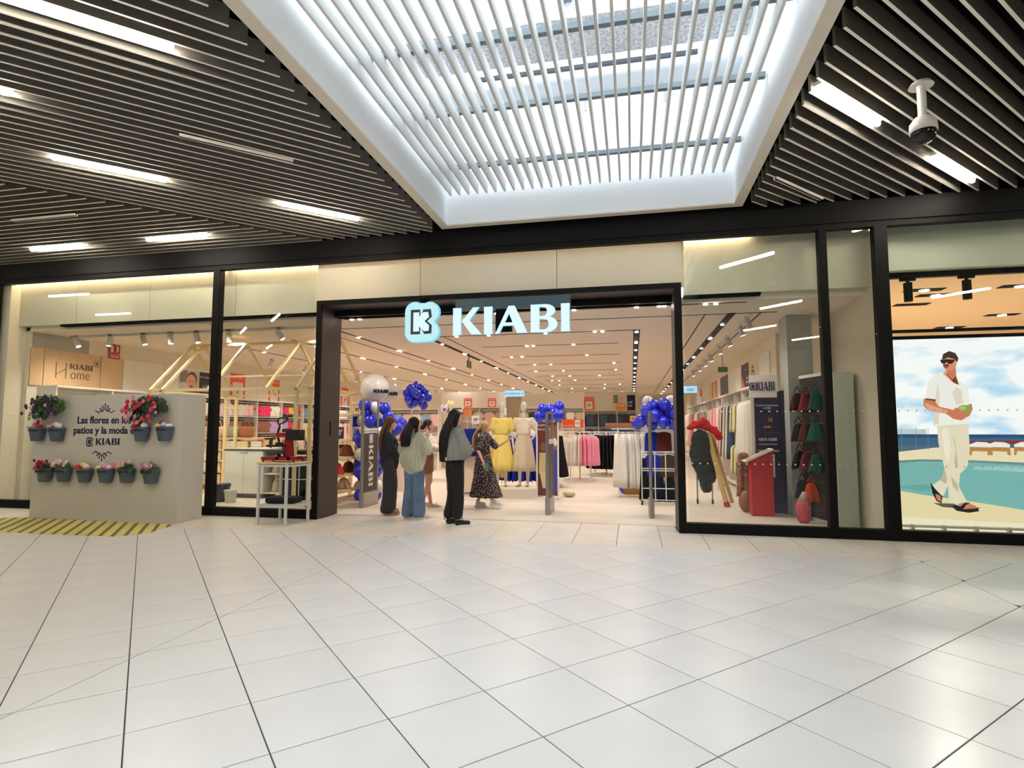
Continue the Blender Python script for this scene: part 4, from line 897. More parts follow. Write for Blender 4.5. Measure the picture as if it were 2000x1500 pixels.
# ---- service counter ----
t = thing('counter_cupboard', 'white two door cupboard counter inside the left window', 'cupboard', (-7.6, 10.9, 0))
obj('carcass', M().box((-8.55, 10.63, .1), (-7.62, 11.2, 1.0)), WHITE, t)
for a, b in ((-8.54, -8.09), (-8.08, -7.63)):
    d_ = obj('door', M().box((a, 10.605, .1), (b, 10.628, .99)), mat('cupboard_door', (242, 240, 226), rough=.5), t); obj('door_handle', M().box(((b-.09) if a < -8.2 else a+.02, 10.59, .955), ((b-.02) if a < -8.2 else a+.09, 10.604, .965)), STEEL, d_)
obj('foot', M().box((-8.5, 10.7, 0), (-7.66, 11.15, .1)), mat('plinth_grey', (110, 106, 100), rough=.7), t)
obj('worktop', M().box((-8.57, 10.6, 1.0), (-6.35, 11.22, 1.025)), mat('dark_worktop', (70, 68, 66), rough=.4), t)
obj('shelf_side', M().box((-6.42, 10.63, 0), (-6.38, 11.2, 1.0)), WHITE, t); obj('shelf_side', M().box((-7.6, 11.16, 0), (-6.42, 11.2, 1.0)), mat('counter_back', (120, 108, 98)), t)
for z in (.1, .5, .8): obj('open_shelf_board', M().box((-7.62, 10.65, z), (-6.42, 11.16, z+.025)), WHITE, t)
for k in range(6):
    for z in (.126, .526): shot('shoe_pair', g_loft(.07, .1, .28, .07, .09, .15, 5, seed=k).mesh('pair', fab((226, 206, 180)), True), 'beige bundled pair on the open counter shelf', 'bundle', 'bundles on the counter shelf', (-7.45+.18*k, 10.85, z+.28))
for k, (X, Y, s, c, lb) in enumerate(((-8.2, 10.85, (.5, .4, .02), (214, 206, 180), 'crumpled pale sheet on the counter top'), (-7.7, 10.8, (.4, .35, .03), (240, 234, 224), 'white paper pile on the counter top'), (-7.15, 10.85, (.28, .2, .05), (60, 48, 60), 'dark tray of small items on the counter top'), (-6.75, 10.8, (.24, .2, .04), (220, 190, 160), 'beige tray on the counter top'))):
    m = M().cbox((0, 0, s[2]/2), s); t = thing('counter_item', lb, 'paper', (X, Y, 1.025)); obj('sheet', m, paint(c), t, True, bevel=.004)
t = thing('tablet', 'small black tablet standing on the counter', 'tablet', (-7.55, 10.75, 1.06)); obj('screen', M().cbox((0, 0, .1), (.08, .015, .2), Matrix.Rotation(.15, 3, 'Y')), BK, t, True)
t = thing('jeans_rack', 'low white wire rack with dark jeans in the left window', 'rack', (-6.3, 9.9, 0))
for X in (-6.75, -6.5, -6.25, -6.0): obj('wire_upright', M().cyl((X, 9.8, .05), (X, 9.8, .95), .01, n=6), WHITEM, t)
for z in (.1, .5, .8, .95): obj('wire_bar', M().cyl((-6.75, 9.8, z), (-6.0, 9.8, z), .01, n=6), WHITEM, t)
for X in (-6.72, -6.03): obj('foot', M().bar((X, 9.65, .03), (X, 10.1, .03), .03), WHITEM, t)
obj('hanging_bar', M().cyl((-6.78, 9.95, .95), (-5.98, 9.95, .95), .012, n=6).tube([(-6.75, 9.8, .95), (-6.75, 9.95, .95)], .01), WHITEM, t)
for k in range(8): hang('trouser', (26, 30, 46), (-6.68+.09*k, 9.97, .9), pi/2+.2, 'dark denim trousers hanging on the low wire rack', 'dark jeans in the left window', .72)
def bin_(X, Y, r, h_, m_, lb, liner=None):
    t = thing('waste_bin', lb, 'bin', (X, Y, 0)); b = M().eloft([(0, 0, .0, r*.78, r*.78), (0, 0, h_*.9, r*.97, r*.97), (0, 0, h_*.9, r*1.05, r*1.05), (0, 0, h_, r*1.05, r*1.05), (0, 0, h_, r*.95, r*.95), (0, 0, h_*.6, r*.85, r*.85)], 20)
    obj('body', b, m_, t, True, smooth=False)
    if liner: obj('liner', M().eloft([(0, 0, h_*.7, r*.8, r*.8), (0, 0, h_*1.06, r*1.02, r*1.0), (.04, 0, h_*1.02, r*.7, r*.7)], 14, rip=.1), liner, t, True)
bin_(-8.15, 10.05, .17, .34, mat('black_bin', (40, 44, 50), rough=.5), 'black bin with blue liner beside the white cupboard', mat('blue_liner', (40, 60, 150), rough=.4))
bin_(-7.85, 9.95, .12, .25, paint((240, 236, 226)), 'small white bin beside the black bin')
bin_(-3.95, 13.6, .15, .3, paint((70, 90, 130)), 'blue bucket bin behind the woman in black trousers')
# ---- security gates ----
def gate(X, Y, lb, tex, L=.55, H=1.75):
    t = thing('security_gate', lb, 'gate', (X, Y, 0), 0, 'anti theft gates across the entrance')
    dx = .0
    a = Vector((X, Y-L/2, 0)); b = Vector((X+.02, Y+L/2, 0)); up = Vector((0, 0, H))
    obj('post', M().cyl(a, a+up, .03, n=14), STEEL, t); obj('post', M().cyl(b, b+up, .022, n=12), STEEL, t)
    obj('top_bar', M().bar(a+up, b+up, .04), STEEL, t); obj('cross_bar', M().bar(a+up*.72, b+up*.72, .045), WHITEM, t); obj('cross_bar', M().bar(a+up*.695, b+up*.695, .03), WHITEM, t)
    obj('graphic_panel', M().box((X-.012, a.y+.02, .28), (X+.03, b.y-.01, H*.68)), DARKP, t)
    obj('base', M().box((X-.04, a.y-.02, 0), (X+.05, b.y+.02, .28)), STEEL, t, bevel=.01)
    if tex:
        o_ = Vector((X+.0305, Y-.04, 0)); wl_ = Vector((0, 0, -1))
        word('KIABI', (X+.031, Y-.09, 1.15), (0, 0, -1), (0, 1, 0), .18, WHITEM, t)
        badge((X+.031, Y-.0, 1.28), UY, UZ, .085, WHITEM, DARKP, WHITEM, t, ext=.002)
gate(-4.95, 10.1, 'steel framed anti theft gate with white vertical lettering in front of the balloon column', True, .6, 2.02)
gate(-3.2, 9.95, 'steel anti theft gate hidden behind the woman in the grey green shirt', False, .5)
gate(-1.44, 9.95, 'steel anti theft gate seen edge on before the fashion poster stand', False, .5)
gate(.29, 9.95, 'steel anti theft gate seen edge on beside the white rack cart', False, .5)
# poster stand
t = thing('poster_stand', 'white framed stand poster of two models on a dark red ground', 'poster', (-1.76, 11.9, 0))
art('print', t, (-1.97, 11.9, .06), UX, UZ, .42, 1.55, [((96, 34, 30), rect(0, 0, 1, 1)), ((150, 90, 70), rect(.5, .55, 1, .95)), ((120, 80, 64), circ(.3, .66, .16, .06)), ((190, 170, 120), [(.05, .3), (.1, .58), (.42, .58), (.5, .45), (.4, .3)]), ((200, 186, 140), [(.1, .32), (.42, .32), (.4, .1), (.25, .1)]), ((236, 226, 220), circ(.85, .72, .14, .06)), ((60, 60, 140), [(.65, .62), (1, .62), (1, .05), (.7, .05)]), ((150, 100, 80), circ(.8, .66, .1, .035))], base=.01)
text('nueva\ncolección', .09, (-1.87, 11.885, 1.5), UX, UZ, mat('white_print', 0), t)
obj('frame', M().box((-2.0, 11.88, .02), (-1.97, 11.93, 1.65)).box((-1.55, 11.88, .02), (-1.52, 11.93, 1.65)).box((-2.0, 11.88, 1.61), (-1.52, 11.93, 1.65)), WHITEM, t); obj('base', M().box((-2.05, 11.75, 0), (-1.48, 12.1, .03)), WHITEM, t)
t = thing('floor_pouf', 'small round cream pouf on the floor beside the poster stand', 'pouf', (-1.35, 12.3, 0)); obj('cushion', M().ell((0, 0, .075), (.14, .14, .075), 16, 8), mat('pouf_cream', (222, 206, 160), rough=.8), t, True, smooth=True)
# podium
t = thing('round_podium', 'low round white plaster podium under the two mannequins', 'podium', (-2.5, 12.35, 0)); obj('drum', M().cyl((0, 0, 0), (0, 0, .2), .68, n=48).cyl((0, 0, .2), (0, 0, .205), .66, n=48), mat('podium_plaster', (226, 216, 200), rough=.85, bump=.3, bscale=25), t, True, bevel=.006)
# ---- racks ----
def ring(m, c, r, rt=.012, n=20):
    P_ = [Vector((c[0]+cos(2*pi*i/n)*r, c[1]+sin(2*pi*i/n)*r, c[2])) for i in range(n+1)]; m.tube(P_, rt, 6); return m
def round_rack(X, Y, r, H, label):
    t = thing('round_rack', label, 'rack', (X, Y, 0))
    obj('top_ring', ring(M(), (X, Y, H), r), WHITEM, t); obj('base_ring', ring(M(), (X, Y, .03), r*1.1), WHITEM, t)
    for k in range(4):
        a = pi/4+k*pi/2; obj('upright', M().cyl((X+cos(a)*r, Y+sin(a)*r, .03), (X+cos(a)*r, Y+sin(a)*r, H), .012, n=6), WHITEM, t)
    obj('centre_post', M().cyl((X, Y, 0), (X, Y, H), .02, n=8), WHITEM, t); obj('spoke', M().cyl((X-r, Y, H), (X+r, Y, H), .01, n=6), WHITEM, t)
def fill(X, Y, r, H, kind, cf, n, group, sc=1, a0=0, a1=2*pi):
    for k in range(n):
        a = a0+(a1-a0)*(k+.5)/n; c = cf(a) if callable(cf) else cf
        hang(kind, c, (X+cos(a)*(r+.02), Y+sin(a)*(r+.02), H-.055*sc), a+rnd.uniform(-.12, .12), '%s on the %s' % ({'top': 'softly draped %s top' % CN.get(c, 'black'), 'skirt': 'long gathered %s skirt' % CN.get(c, 'black'), 'long': 'long %s dress' % CN.get(c, 'white')}[kind], group), group, sc)
CN[(22, 20, 24)] = 'black'; CN[(244, 160, 186)] = 'rose pink'; CN[(30, 44, 150)] = 'royal blue'; CN[(244, 214, 110)] = 'yellow'; CN[(236, 230, 220)] = 'off white'
BKS = (22, 20, 24)
round_rack(-1.45, 16, .42, 1.36, 'round white rack of cream and pink tops in the shop aisle')
fill(-1.45, 16, .25, 1.36, 'top', lambda a: (244, 160, 186) if cos(a) > .0 else (244, 236, 222), 30, 'round rack of pink and cream tops', 1.35)
round_rack(-.8, 17.9, .5, 1.34, 'round white rack of black skirts behind the pink tops')
fill(-.8, 17.9, .32, 1.36, 'skirt', BKS, 28, 'round rack of black skirts', 1.12)
round_rack(-2.1, 14.2, .35, 1.36, 'round white rack of black skirts left of the pink tops')
fill(-2.1, 14.2, .22, 1.4, 'skirt', BKS, 16, 'rack of black skirts beside the poster stand', 1.12, -1.3, 1.6)
fill(-2.75, 14.0, .25, 1.4, 'skirt', (30, 44, 150), 16, 'rack of royal blue skirts behind the beige mannequin', 1.2)
round_rack(-2.75, 14.0, .35, 1.36, 'round white rack of blue skirts behind the mannequins')
fill(-3.55, 14.0, .25, 1.42, 'skirt', (244, 214, 110), 14, 'rack of yellow skirts behind the yellow mannequin', 1.15)
round_rack(-3.55, 14.0, .35, 1.38, 'round white rack of yellow skirts behind the yellow mannequin')
# straight rack of white trousers
t = thing('straight_rack', 'white straight rack holding long off white trousers right of the aisle', 'rack', (.05, 12.6, 0))
obj('top_bar', M().bar((-.45, 12.6, 1.46), (1.1, 12.6, 1.46), .03), WHITEM, t)
for X in (-.3, 1.05): obj('upright', M().bar((X, 12.6, .03), (X, 12.6, 1.46), .025), WHITEM, t); obj('foot', M().bar((X, 12.35, .02), (X, 12.85, .02), .03), WHITEM, t)
for k in range(13): hang('trouser', (236, 230, 220), (-.27+.045*k, 12.6, 1.4), pi/2+rnd.uniform(-.25, .25)+.5, 'long off white trousers on the straight rack by the entrance', 'off white trousers on the straight rack', 1.08)
t = thing('rack_cart', 'white tubular grid cart with wheels inside the entrance on the right', 'cart', (.5, 11.3, 0))
for X in (.17, .42, .62, .82): obj('upright', M().cyl((X, 11.3, .1), (X, 11.3, 1.02), .01, n=6), WHITEM, t)
for z in (.1, .32, .66, .7, 1.02): obj('bar', M().cyl((.17, 11.3, z), (.82, 11.3, z), .01, n=6), WHITEM, t)
for X in (.17, .82):
    obj('side_bar', M().tube([(X, 11.3, .1), (X, 11.75, .1), (X, 11.75, 1.02), (X, 11.3, 1.02)], .01, 6), WHITEM, t)
    for Y in (11.3, 11.75): obj('wheel', M().cyl((X-.02, Y, .045), (X+.02, Y, .045), .045, n=12), BK, t)
for k, (X, kind, c, cn, z) in enumerate(((.42, 'top', (36, 50, 150), 'blue sleeveless vest', 1.42), (.66, 'top', (92, 44, 40), 'brown printed top', 1.42), (.4, 'top', (30, 44, 150), 'royal blue top', .98), (.68, 'top', (70, 54, 44), 'brown patterned top', .98), (.28, 'trouser', (20, 20, 26), 'black trousers', .92), (.5, 'trouser', (26, 30, 48), 'dark denim trousers', .66), (.7, 'trouser', (24, 28, 40), 'navy trousers', .66))):
    hang(kind, c, (X, 12.45 if z > 1.2 else 11.55, z), .1, '%s hanging around the white grid cart' % cn, None, .75 if kind == 'top' else (.55 if z < .7 else .75))
t = thing('cardboard_box', 'brown cardboard box on the floor under the white trousers', 'box', (.05, 13.1, 0)); obj('box', M().cbox((0, 0, .1), (.5, .3, .2)), mat('cardboard', (180, 132, 84), rough=.8), t, True, bevel=.004)
obj('packing_tape', M().cbox((0, 0, .2005), (.5, .06, .002)), WHITE, t, True)
# blue tee display
t = thing('display_desk', 'white display desk between the two women near the aisle', 'desk', (-3.4, 12.3, 0)); obj('body', M().box((-3.75, 12.0, .1), (-3.15, 12.5, .86)), paint((232, 214, 192)), t); obj('base', M().box((-3.8, 11.95, 0), (-3.1, 12.55, .03)), WHITEM, t)
for X in (-3.74, -3.18): obj('leg', M().box((X-.01, 12.0, .03), (X+.01, 12.02, .1)), WHITEM, t)
obj('t_stand', M().cyl((-3.45, 12.05, .86), (-3.45, 12.05, 1.62), .012, n=8).cyl((-3.7, 12.05, 1.62), (-3.2, 12.05, 1.62), .01, n=6), WHITEM, t)
o = shot('hanging_blouse', g_loft(.3, .26, .62, .07, .09, .2, 5).mesh('blue_top', fab((18, 34, 120)), True), 'navy blue top hung facing the entrance behind the woman in black trousers', 'top', None, (-3.42, 11.9, 1.5))
# ---- balloons ----
def balloon_me(m_, r=.11):
    m = M(); rings = []
    for k in range(1, 12):
        a = -pi/2+pi*k/12; z = sin(a)*r*1.12; rr = cos(a)*r*(1 if a > 0 else 1-.14*sin(-a)); rings.append([(cos(2*pi*i/18)*rr, sin(2*pi*i/18)*rr, z) for i in range(18)])
    m.loft(rings); m.cyl((0, 0, -r*1.1), (0, 0, -r*1.22), .008, .014, n=8); return m.mesh('balloon', m_, True)
BB = balloon_me(BLUEB); WB_ = balloon_me(WHITEB)
def bal(px, py, Y, col, label, group, r=1, rz=0, tilt=0):
    o = shot('balloon', BB if col == 'B' else WB_, label, 'balloon', group, at(px, py, Y), rz, 1.1*r*random.uniform(.94, 1.06)); o.rotation_euler = (random.uniform(-.5, .5), tilt+random.uniform(-.3, .3), 0); return o
A_ = [(712,791,'B'),(733,796,'W'),(746,797,'B'),(752,799,'B'),(716,808,'B'),(739,812,'W'),(759,815,'B'),(768,826,'B'),(706,824,'W'),(723,824,'B'),(774,838,'B'),(731,836,'W'),(712,841,'W'),(703,851,'B'),(728,850,'B'),(702,858,'B'),(708,869,'B'),(703,874,'W'),(704,888,'W'),(702,905,'B'),(710,902,'W'),(701,921,'B'),(709,932,'B'),(702,950,'W'),(703,968,'B'),(711,969,'W'),
      (742,828,'B'),(746,845,'W'),(742,862,'B'),(740,880,'W'),(738,902,'B'),(736,918,'B'),(738,935,'W'),(737,950,'W'),(735,965,'B'),(770,852,'W'),(768,866,'W')]
for i, (x_, y_, c) in enumerate(A_):
    bal(x_, y_, 10.85+.12*((i*7) % 3), c, '%s balloon in the %s of the balloon column by the left gate' % ('blue' if c == 'B' else 'white', 'top arch' if y_ < 845 else 'standing part'), 'balloon column by the left gate')
BL = [(812-8,757),(823,756),(815,751),(797,765),(806,772),(832,764),(817,768),(826,776),(838,774),(800,778),(813,783),(822,770),(810,764),(805,787),(829,790)]
for i, (x_, y_) in enumerate(BL):
    bal(x_-2, y_+2, 12.2+.15*(i % 3), 'B', 'blue balloon %s floating bunch left of centre' % ('hanging lowest in the' if y_ > 788 else 'in the'), 'floating blue balloon bunch', .85)
for i, (x_, y_) in enumerate([(1060,798),(1075,798),(1092,793),(1054,812),(1082,806),(1070,812),(1090,810),(1062,806)]): bal(x_, y_+2, 11.0+.12*(i % 3), 'B', 'blue balloon in the bunch above the poster stand', 'blue bunch above the poster stand', .95)
for i, (x_, y_) in enumerate([(1262,801),(1275,793),(1285,802),(1298,790),(1308,800),(1292,808),(1279,812),(1266,815),(1305,814),(1318,808),(1252,822),(1274,827),(1295,824),(1314,826),(1245,828),(1323,800)]): bal(x_, y_, 12.0+.15*(i % 3), 'B', 'blue balloon in the large cluster over the grid cart', 'blue cluster over the grid cart', 1.05)
bal(1265, 785, 12.6, 'W', 'white balloon on top of the right blue cluster, left one', 'white balloons on the right cluster'); bal(1310, 784, 12.7, 'W', 'white balloon on top of the right blue cluster, right one', 'white balloons on the right cluster')
bal(1220, 953, 13.2, 'B', 'blue balloon lying on the floor under the white trousers', None, 1.1).location.z = .125
for x_, y_ in ((778, 828), (788, 827), (783, 822)): bal(x_, y_, 14.5, 'B', 'blue balloon on the far display behind the women', 'small blue group on far display', .9)
BIGB = mat('big_white_balloon', (236, 230, 222), rough=.2, spec=.5, coat=.3)
for (x_, y_, Y, r, tx, lb) in ((732, 758, 11.3, .315, (752, 767), 'giant white balloon with dark lettering at left above the balloon column'), (753, 763, 12.1, .31, (770, 770), 'giant white balloon half hidden behind the other giant one')):
    p = at(x_, y_, Y); t = thing('giant_balloon', lb, 'balloon', p); obj('skin', M().ell((0, 0, 0), r, 40, 24), BIGB, t, True, smooth=True)
    me_w = 1
    q0 = at(tx[0], tx[1], Y); dx = q0.x-p.x; a = math.asin(max(-1, min(1, dx/r)))
    n_ = Vector((sin(a), -cos(a), 0)); u_ = Vector((cos(a), sin(a), 0)); word('KIABI', n_*(r*.93)+Vector((0, 0, -.12))-u_*.16, u_, UZ, .075, NAVY, t, ext=.05, local=True)
s_ = M(); c0 = at(812, 800, 12.3)
for i in range(7): s_.tube([at(804+4*i, 782+(i % 3)*3, 12.3), c0+Vector((0, 0, -.25)), Vector((c0.x, 12.3, .6))], .002, 4)
meta(obj('balloon_strings', s_, WHITEM), 'thin strings hanging below the floating blue balloon bunch', 'string')
# ---- background displays in the deep of the shop ----
def fixture(X0, X1, Y, z0, z1, label, cols, kind='tee', n=6, sc=.9, lev=2, up=True):
    t = thing('display_wall', label, 'display', ((X0+X1)/2, Y, 0)); obj('back_board', M().box((X0, Y, 0), (X1, Y+.04, z1)), paint((214, 204, 190)), t)
    if up: obj('upper_panel', M().box((X0, Y+.005, z1+.03), (X1, Y+.04, z1+.62)), LP, t)
    obj('top_board', M().box((X0, Y-.35, z1), (X1, Y+.04, z1+.03)), WHITE, t); k = X0
    while k < X1+.01: obj('upright', M().box((k, Y-.35, 0), (k+.03, Y, z1)), WHITE, t); k += (X1-X0)/3.001
    for l in range(lev):
        z = z1-.12-l*.75; obj('rail', M().cyl((X0, Y-.25, z+.05), (X1, Y-.25, z+.05), .012, n=6), WHITEM, t)
        for i in range(n):
            c = cols[(i+l) % len(cols)]; hang(kind, c, (X0+.15+(X1-X0-.3)*i/(n-1), Y-.25, z), rnd.uniform(-.15, .15), '%s garment hanging on %s' % (CN[c], label.split(',')[0]), 'garments on '+label.split(',')[0], sc)
OW = (244, 236, 222); BG = (206, 186, 160); LBL = (150, 180, 214); PPK = (244, 204, 196)
fixture(-9.6, -6.6, 19, 0, 2.1, 'pale display wall behind the balloon column', [OW, LBL, PPK], 'tee', 9)
fixture(-7.4, -4.6, 20.5, 0, 2.2, 'display wall of beige tops behind the women', [BG, OW, PPK], 'tee', 7)
fixture(-4.5, -1.9, 23, 0, 2.25, 'display wall of grey and cream tops behind the mannequins', [BG, (60, 60, 66), OW], 'tee', 7)
fixture(-2.6, 0.2, 29, 0, 2.3, 'dark clothes display wall under the far orange poster', [(60, 60, 66), (60, 80, 110)], 'top', 8, 1.0, up=False)
for k, (x0, Y, X0) in enumerate(((-6.7, 20.48, 0), (-5.2, 20.48, 0))): orange_poster(at((906, 953, 934)[k], 797, Y), UX, .3*(Y/20), .36*(Y/20), 'orange price poster on a display wall behind the women, %s' % ('the left one', 'the right one')[k], 'best-sellers!', ("9'", "7'", "12'")[k], group=None)
pb = struct('wall_9', M().box((-4.5, 30, 2.2), (.35, 30.1, 3.35)), LP)
orange_poster((-2.45, 29.95, 2.3), UX, .5, .78, 'orange price poster on the far white wall right of the mannequins', 'best-sellers!', "19'")
t = thing('girl_poster', 'far poster of a child in orange beside a navy text block', 'poster', (0, 29.9, 2.3)); art('print', t, (-.92, 29.95, 2.32), UX, UZ, 1.1, .85, [((232, 220, 200), rect(0, 0, 1, 1)), ((24, 22, 60), rect(.62, 0, 1, 1)), ((120, 140, 90), rect(0, .5, .2, 1)), ((244, 150, 80), circ(.33, .25, .25, .28)), ((230, 180, 160), circ(.36, .75, .1, .15)), ((250, 210, 190), rect(.2, .3, .48, .42))]); text('a 2€\nmes', .16, (-.1, 29.93, 2.7), UX, UZ, mat('white_print', 0), t, bold=.003)
t = thing('dark_poster', 'dark poster with a white figure above the blue bunch', 'poster', (-3, 29.9, 2.3)); art('print', t, (-3.75, 29.95, 2.35), UX, UZ, 1.0, .85, [((30, 24, 48), rect(0, 0, 1, 1)), ((150, 110, 100), circ(.35, .7, .12, .17)), ((230, 224, 214), circ(.36, .25, .24, .28)), ((210, 200, 190), rect(.68, .75, .95, .8))])
def hsign(px0, py0, px1, py1, Y, body, label, m1=emis('sign_lightbox', (176, 222, 250), 1.1)):
    a = at(px0, py0, Y); b = at(px1, py1, Y); t = thing('hanging_sign', label, 'sign', ((a.x+b.x)/2, Y, b.z)); obj('box', M().box((a.x, Y, b.z), (b.x, Y+.08, a.z)), m1, t)
    text(body, (a.z-b.z)*.62, ((a.x+b.x)/2, Y-.006, (a.z+b.z)/2), UX, UZ, mat('blue_print', (30, 50, 110), rough=.5), t, xs=.9)
    for X in (a.x+.1, b.x-.1): obj('hanger_rod', M().cyl((X, Y+.04, a.z), (X, Y+.04, 3.42), .008, n=6), WHITEM, t)
hsign(986, 763, 1023, 774, 20, 'probadores ↓', 'pale blue hanging fitting room sign with arrow above the mannequins')
hsign(1335, 754, 1362, 767, 20, 'cajas', 'pale blue hanging sign partly hidden behind the right jamb')
t = thing('exit_sign', 'small hanging green exit sign seen edge on left of the ceiling centre', 'sign', at(913, 705, 14)); p = at(913, 710, 14); obj('plate', M().box((p.x-.02, 14, p.z-.1), (p.x+.02, 14.3, p.z+.08)), paint((60, 110, 70)), t); obj('rod', M().box((p.x-.01, 14.1, p.z+.08), (p.x+.01, 14.12, 3.42)), BLACK, t)
def card(px0, py0, px1, py1, Y, c, body, label, tc=(30, 26, 40), leg=True, sz=.5):
    a = at(px0, py0, Y); b = at(px1, py1, Y); t = thing('price_sign', label, 'sign', ((a.x+b.x)/2, Y, b.z)); obj('board', M().box((a.x, Y, b.z), (b.x, Y+.02, a.z)), paint(c), t)
    if body: text(body, (a.z-b.z)*sz, ((a.x+b.x)/2, Y-.004, (a.z+b.z)/2), UX, UZ, mat('print_%d' % tc[0], tc, rough=.5), t, bold=.003)
    if leg: obj('stem', M().cyl(((a.x+b.x)/2, Y+.01, 0), ((a.x+b.x)/2, Y+.01, b.z), .01, n=6).cyl(((a.x+b.x)/2, Y+.01, 0), ((a.x+b.x)/2, Y+.01, .012), .12, n=12), WHITEM, t)
    return t
t = card(1098, 819, 1140, 835, 15.3, ORANGE, '', 'orange sign with white price field on top of the pink rack'); a = at(1128, 827, 15.28); obj('price_field', M().cbox((a.x, 15.285, a.z), (.14, .006, .19)), paint((250, 240, 238)), t); text("15'", .09, (a.x, 15.278, a.z), UX, UZ, mat('print_30', (30, 26, 40)), t); a = at(1110, 831, 15.28); text('best-sellers!', .07, (a.x, 15.29, a.z), UX, UZ, mat('white_print', 0), t)
card(921, 812, 936, 828, 13.8, (232, 224, 224), "19'", 'white price sign left of the yellow mannequin')
card(878, 792, 907, 804, 15, (244, 230, 214), 'exclusivo', 'cream web exclusive sign above the black haired woman', sz=.42)
card(905, 799, 921, 812, 15, (214, 130, 70), '', 'orange picture board right of the cream sign')
card(1182, 826, 1233, 833, 16, (176, 110, 66), '', 'long brown shelf board behind the racks'); card(1230, 812, 1250, 823, 16, (244, 176, 84), 'beauté', 'small orange sign behind the right racks', sz=.4)
t = thing('neon_hand', 'pink and yellow hand shaped neon sign behind the women', 'sign', at(868, 795, 16)); p = at(868, 797, 16); NP = emis('neon_pink', (240, 190, 240), 1.3)
obj('hanger_rod', M().cyl((p.x, 16, p.z), (p.x, 16, 3.42), .005, n=5), WHITEM, t); obj('tubes', M().tube([p+Vector((-.06, 0, -.1)), p+Vector((-.09, 0, .05)), p+Vector((-.05, 0, .1)), p+Vector((0, 0, 0)), p+Vector((.06, 0, .1)), p+Vector((.09, 0, -.02)), p+Vector((.02, 0, -.14)), p+Vector((-.06, 0, -.1))], .012, 6), NP, t)
p = at(880, 788, 16); obj('lettering', M().tube([p+Vector((-.1, 0, -.05)), p+Vector((-.06, 0, .1)), p+Vector((-.03, 0, -.03)), p+Vector((.03, 0, .09)), p+Vector((.05, 0, -.03)), p+Vector((.12, 0, .06))], .01, 6), emis('neon_yellow', (250, 230, 140), 1.3), t)
# corridor block at the right rear
t = thing('fitting_room_block', 'grey rear wall block with black shelves right of the far posters', 'display', (1.2, 27, 0)); obj('body', M().box((.4, 27, 0), (2.3, 27.3, 2.85)), paint((150, 156, 166)), t)
obj('black_shelf', M().box((.6, 26.9, 1.9), (1.4, 27, 2.55)), BK, t)
for k in range(4): obj('hanging_item', M().box((.75+.15*k, 26.84, 2.0), (.83+.15*k, 26.9, 2.45)), fab((190, 150, 140)), t)
# low display tables in the aisle
for k, (X, Y, w_, lb) in enumerate(((-5.3, 15.5, 1.4, 'low white display table behind the women in the left aisle'), (-.6, 21, 1.6, 'low white display table behind the black skirts'), (-4.2, 18, 1.6, 'low white display table behind the mannequin podium'))):
    t = thing('display_table', lb, 'table', (X, Y, 0)); obj('top', M().cbox((0, 0, .8), (w_, .8, .04)), WHITE, t, True)
    for sx in (-1, 1):
        for sy in (-1, 1): obj('leg', M().cbox((sx*(w_/2-.04), sy*.35, .39), (.04, .04, .78)), WHITEM, t, True)
    for i in range(4):
        c = rnd.choice([(226, 170, 176), (220, 60, 60), (244, 236, 222), (236, 130, 160)]); t2 = thing('folded_stack', 'folded %s garments stacked on the table behind %s' % (CN[c], lb.split(' behind ')[1]), 'clothes', (X-w_/2+.25+i*.33, Y-.1, .821), 0, 'folded stacks on '+lb)
        for q_ in range(4): obj('folded_garment', M().cbox((0, 0, .03+q_*.05), (.26, .34, .045)), fab(c), t2, True)
o = shot('draped_cloth', M().ell((0, 0, 0), (.28, .2, .16), 16, 10).mesh('cloth', fab((206, 30, 40)), True), 'bright red cloth heap between the two women on the left', 'cloth', None, at(771, 850, 12.6))
t = thing('display_column', 'slim white display column under the red cloth heap', 'stand', (o.location.x, 12.6, 0)); obj('column', M().box((o.location.x-.3, 12.45, 0), (o.location.x+.3, 12.9, o.location.z-.14)), paint((238, 214, 206)), t)
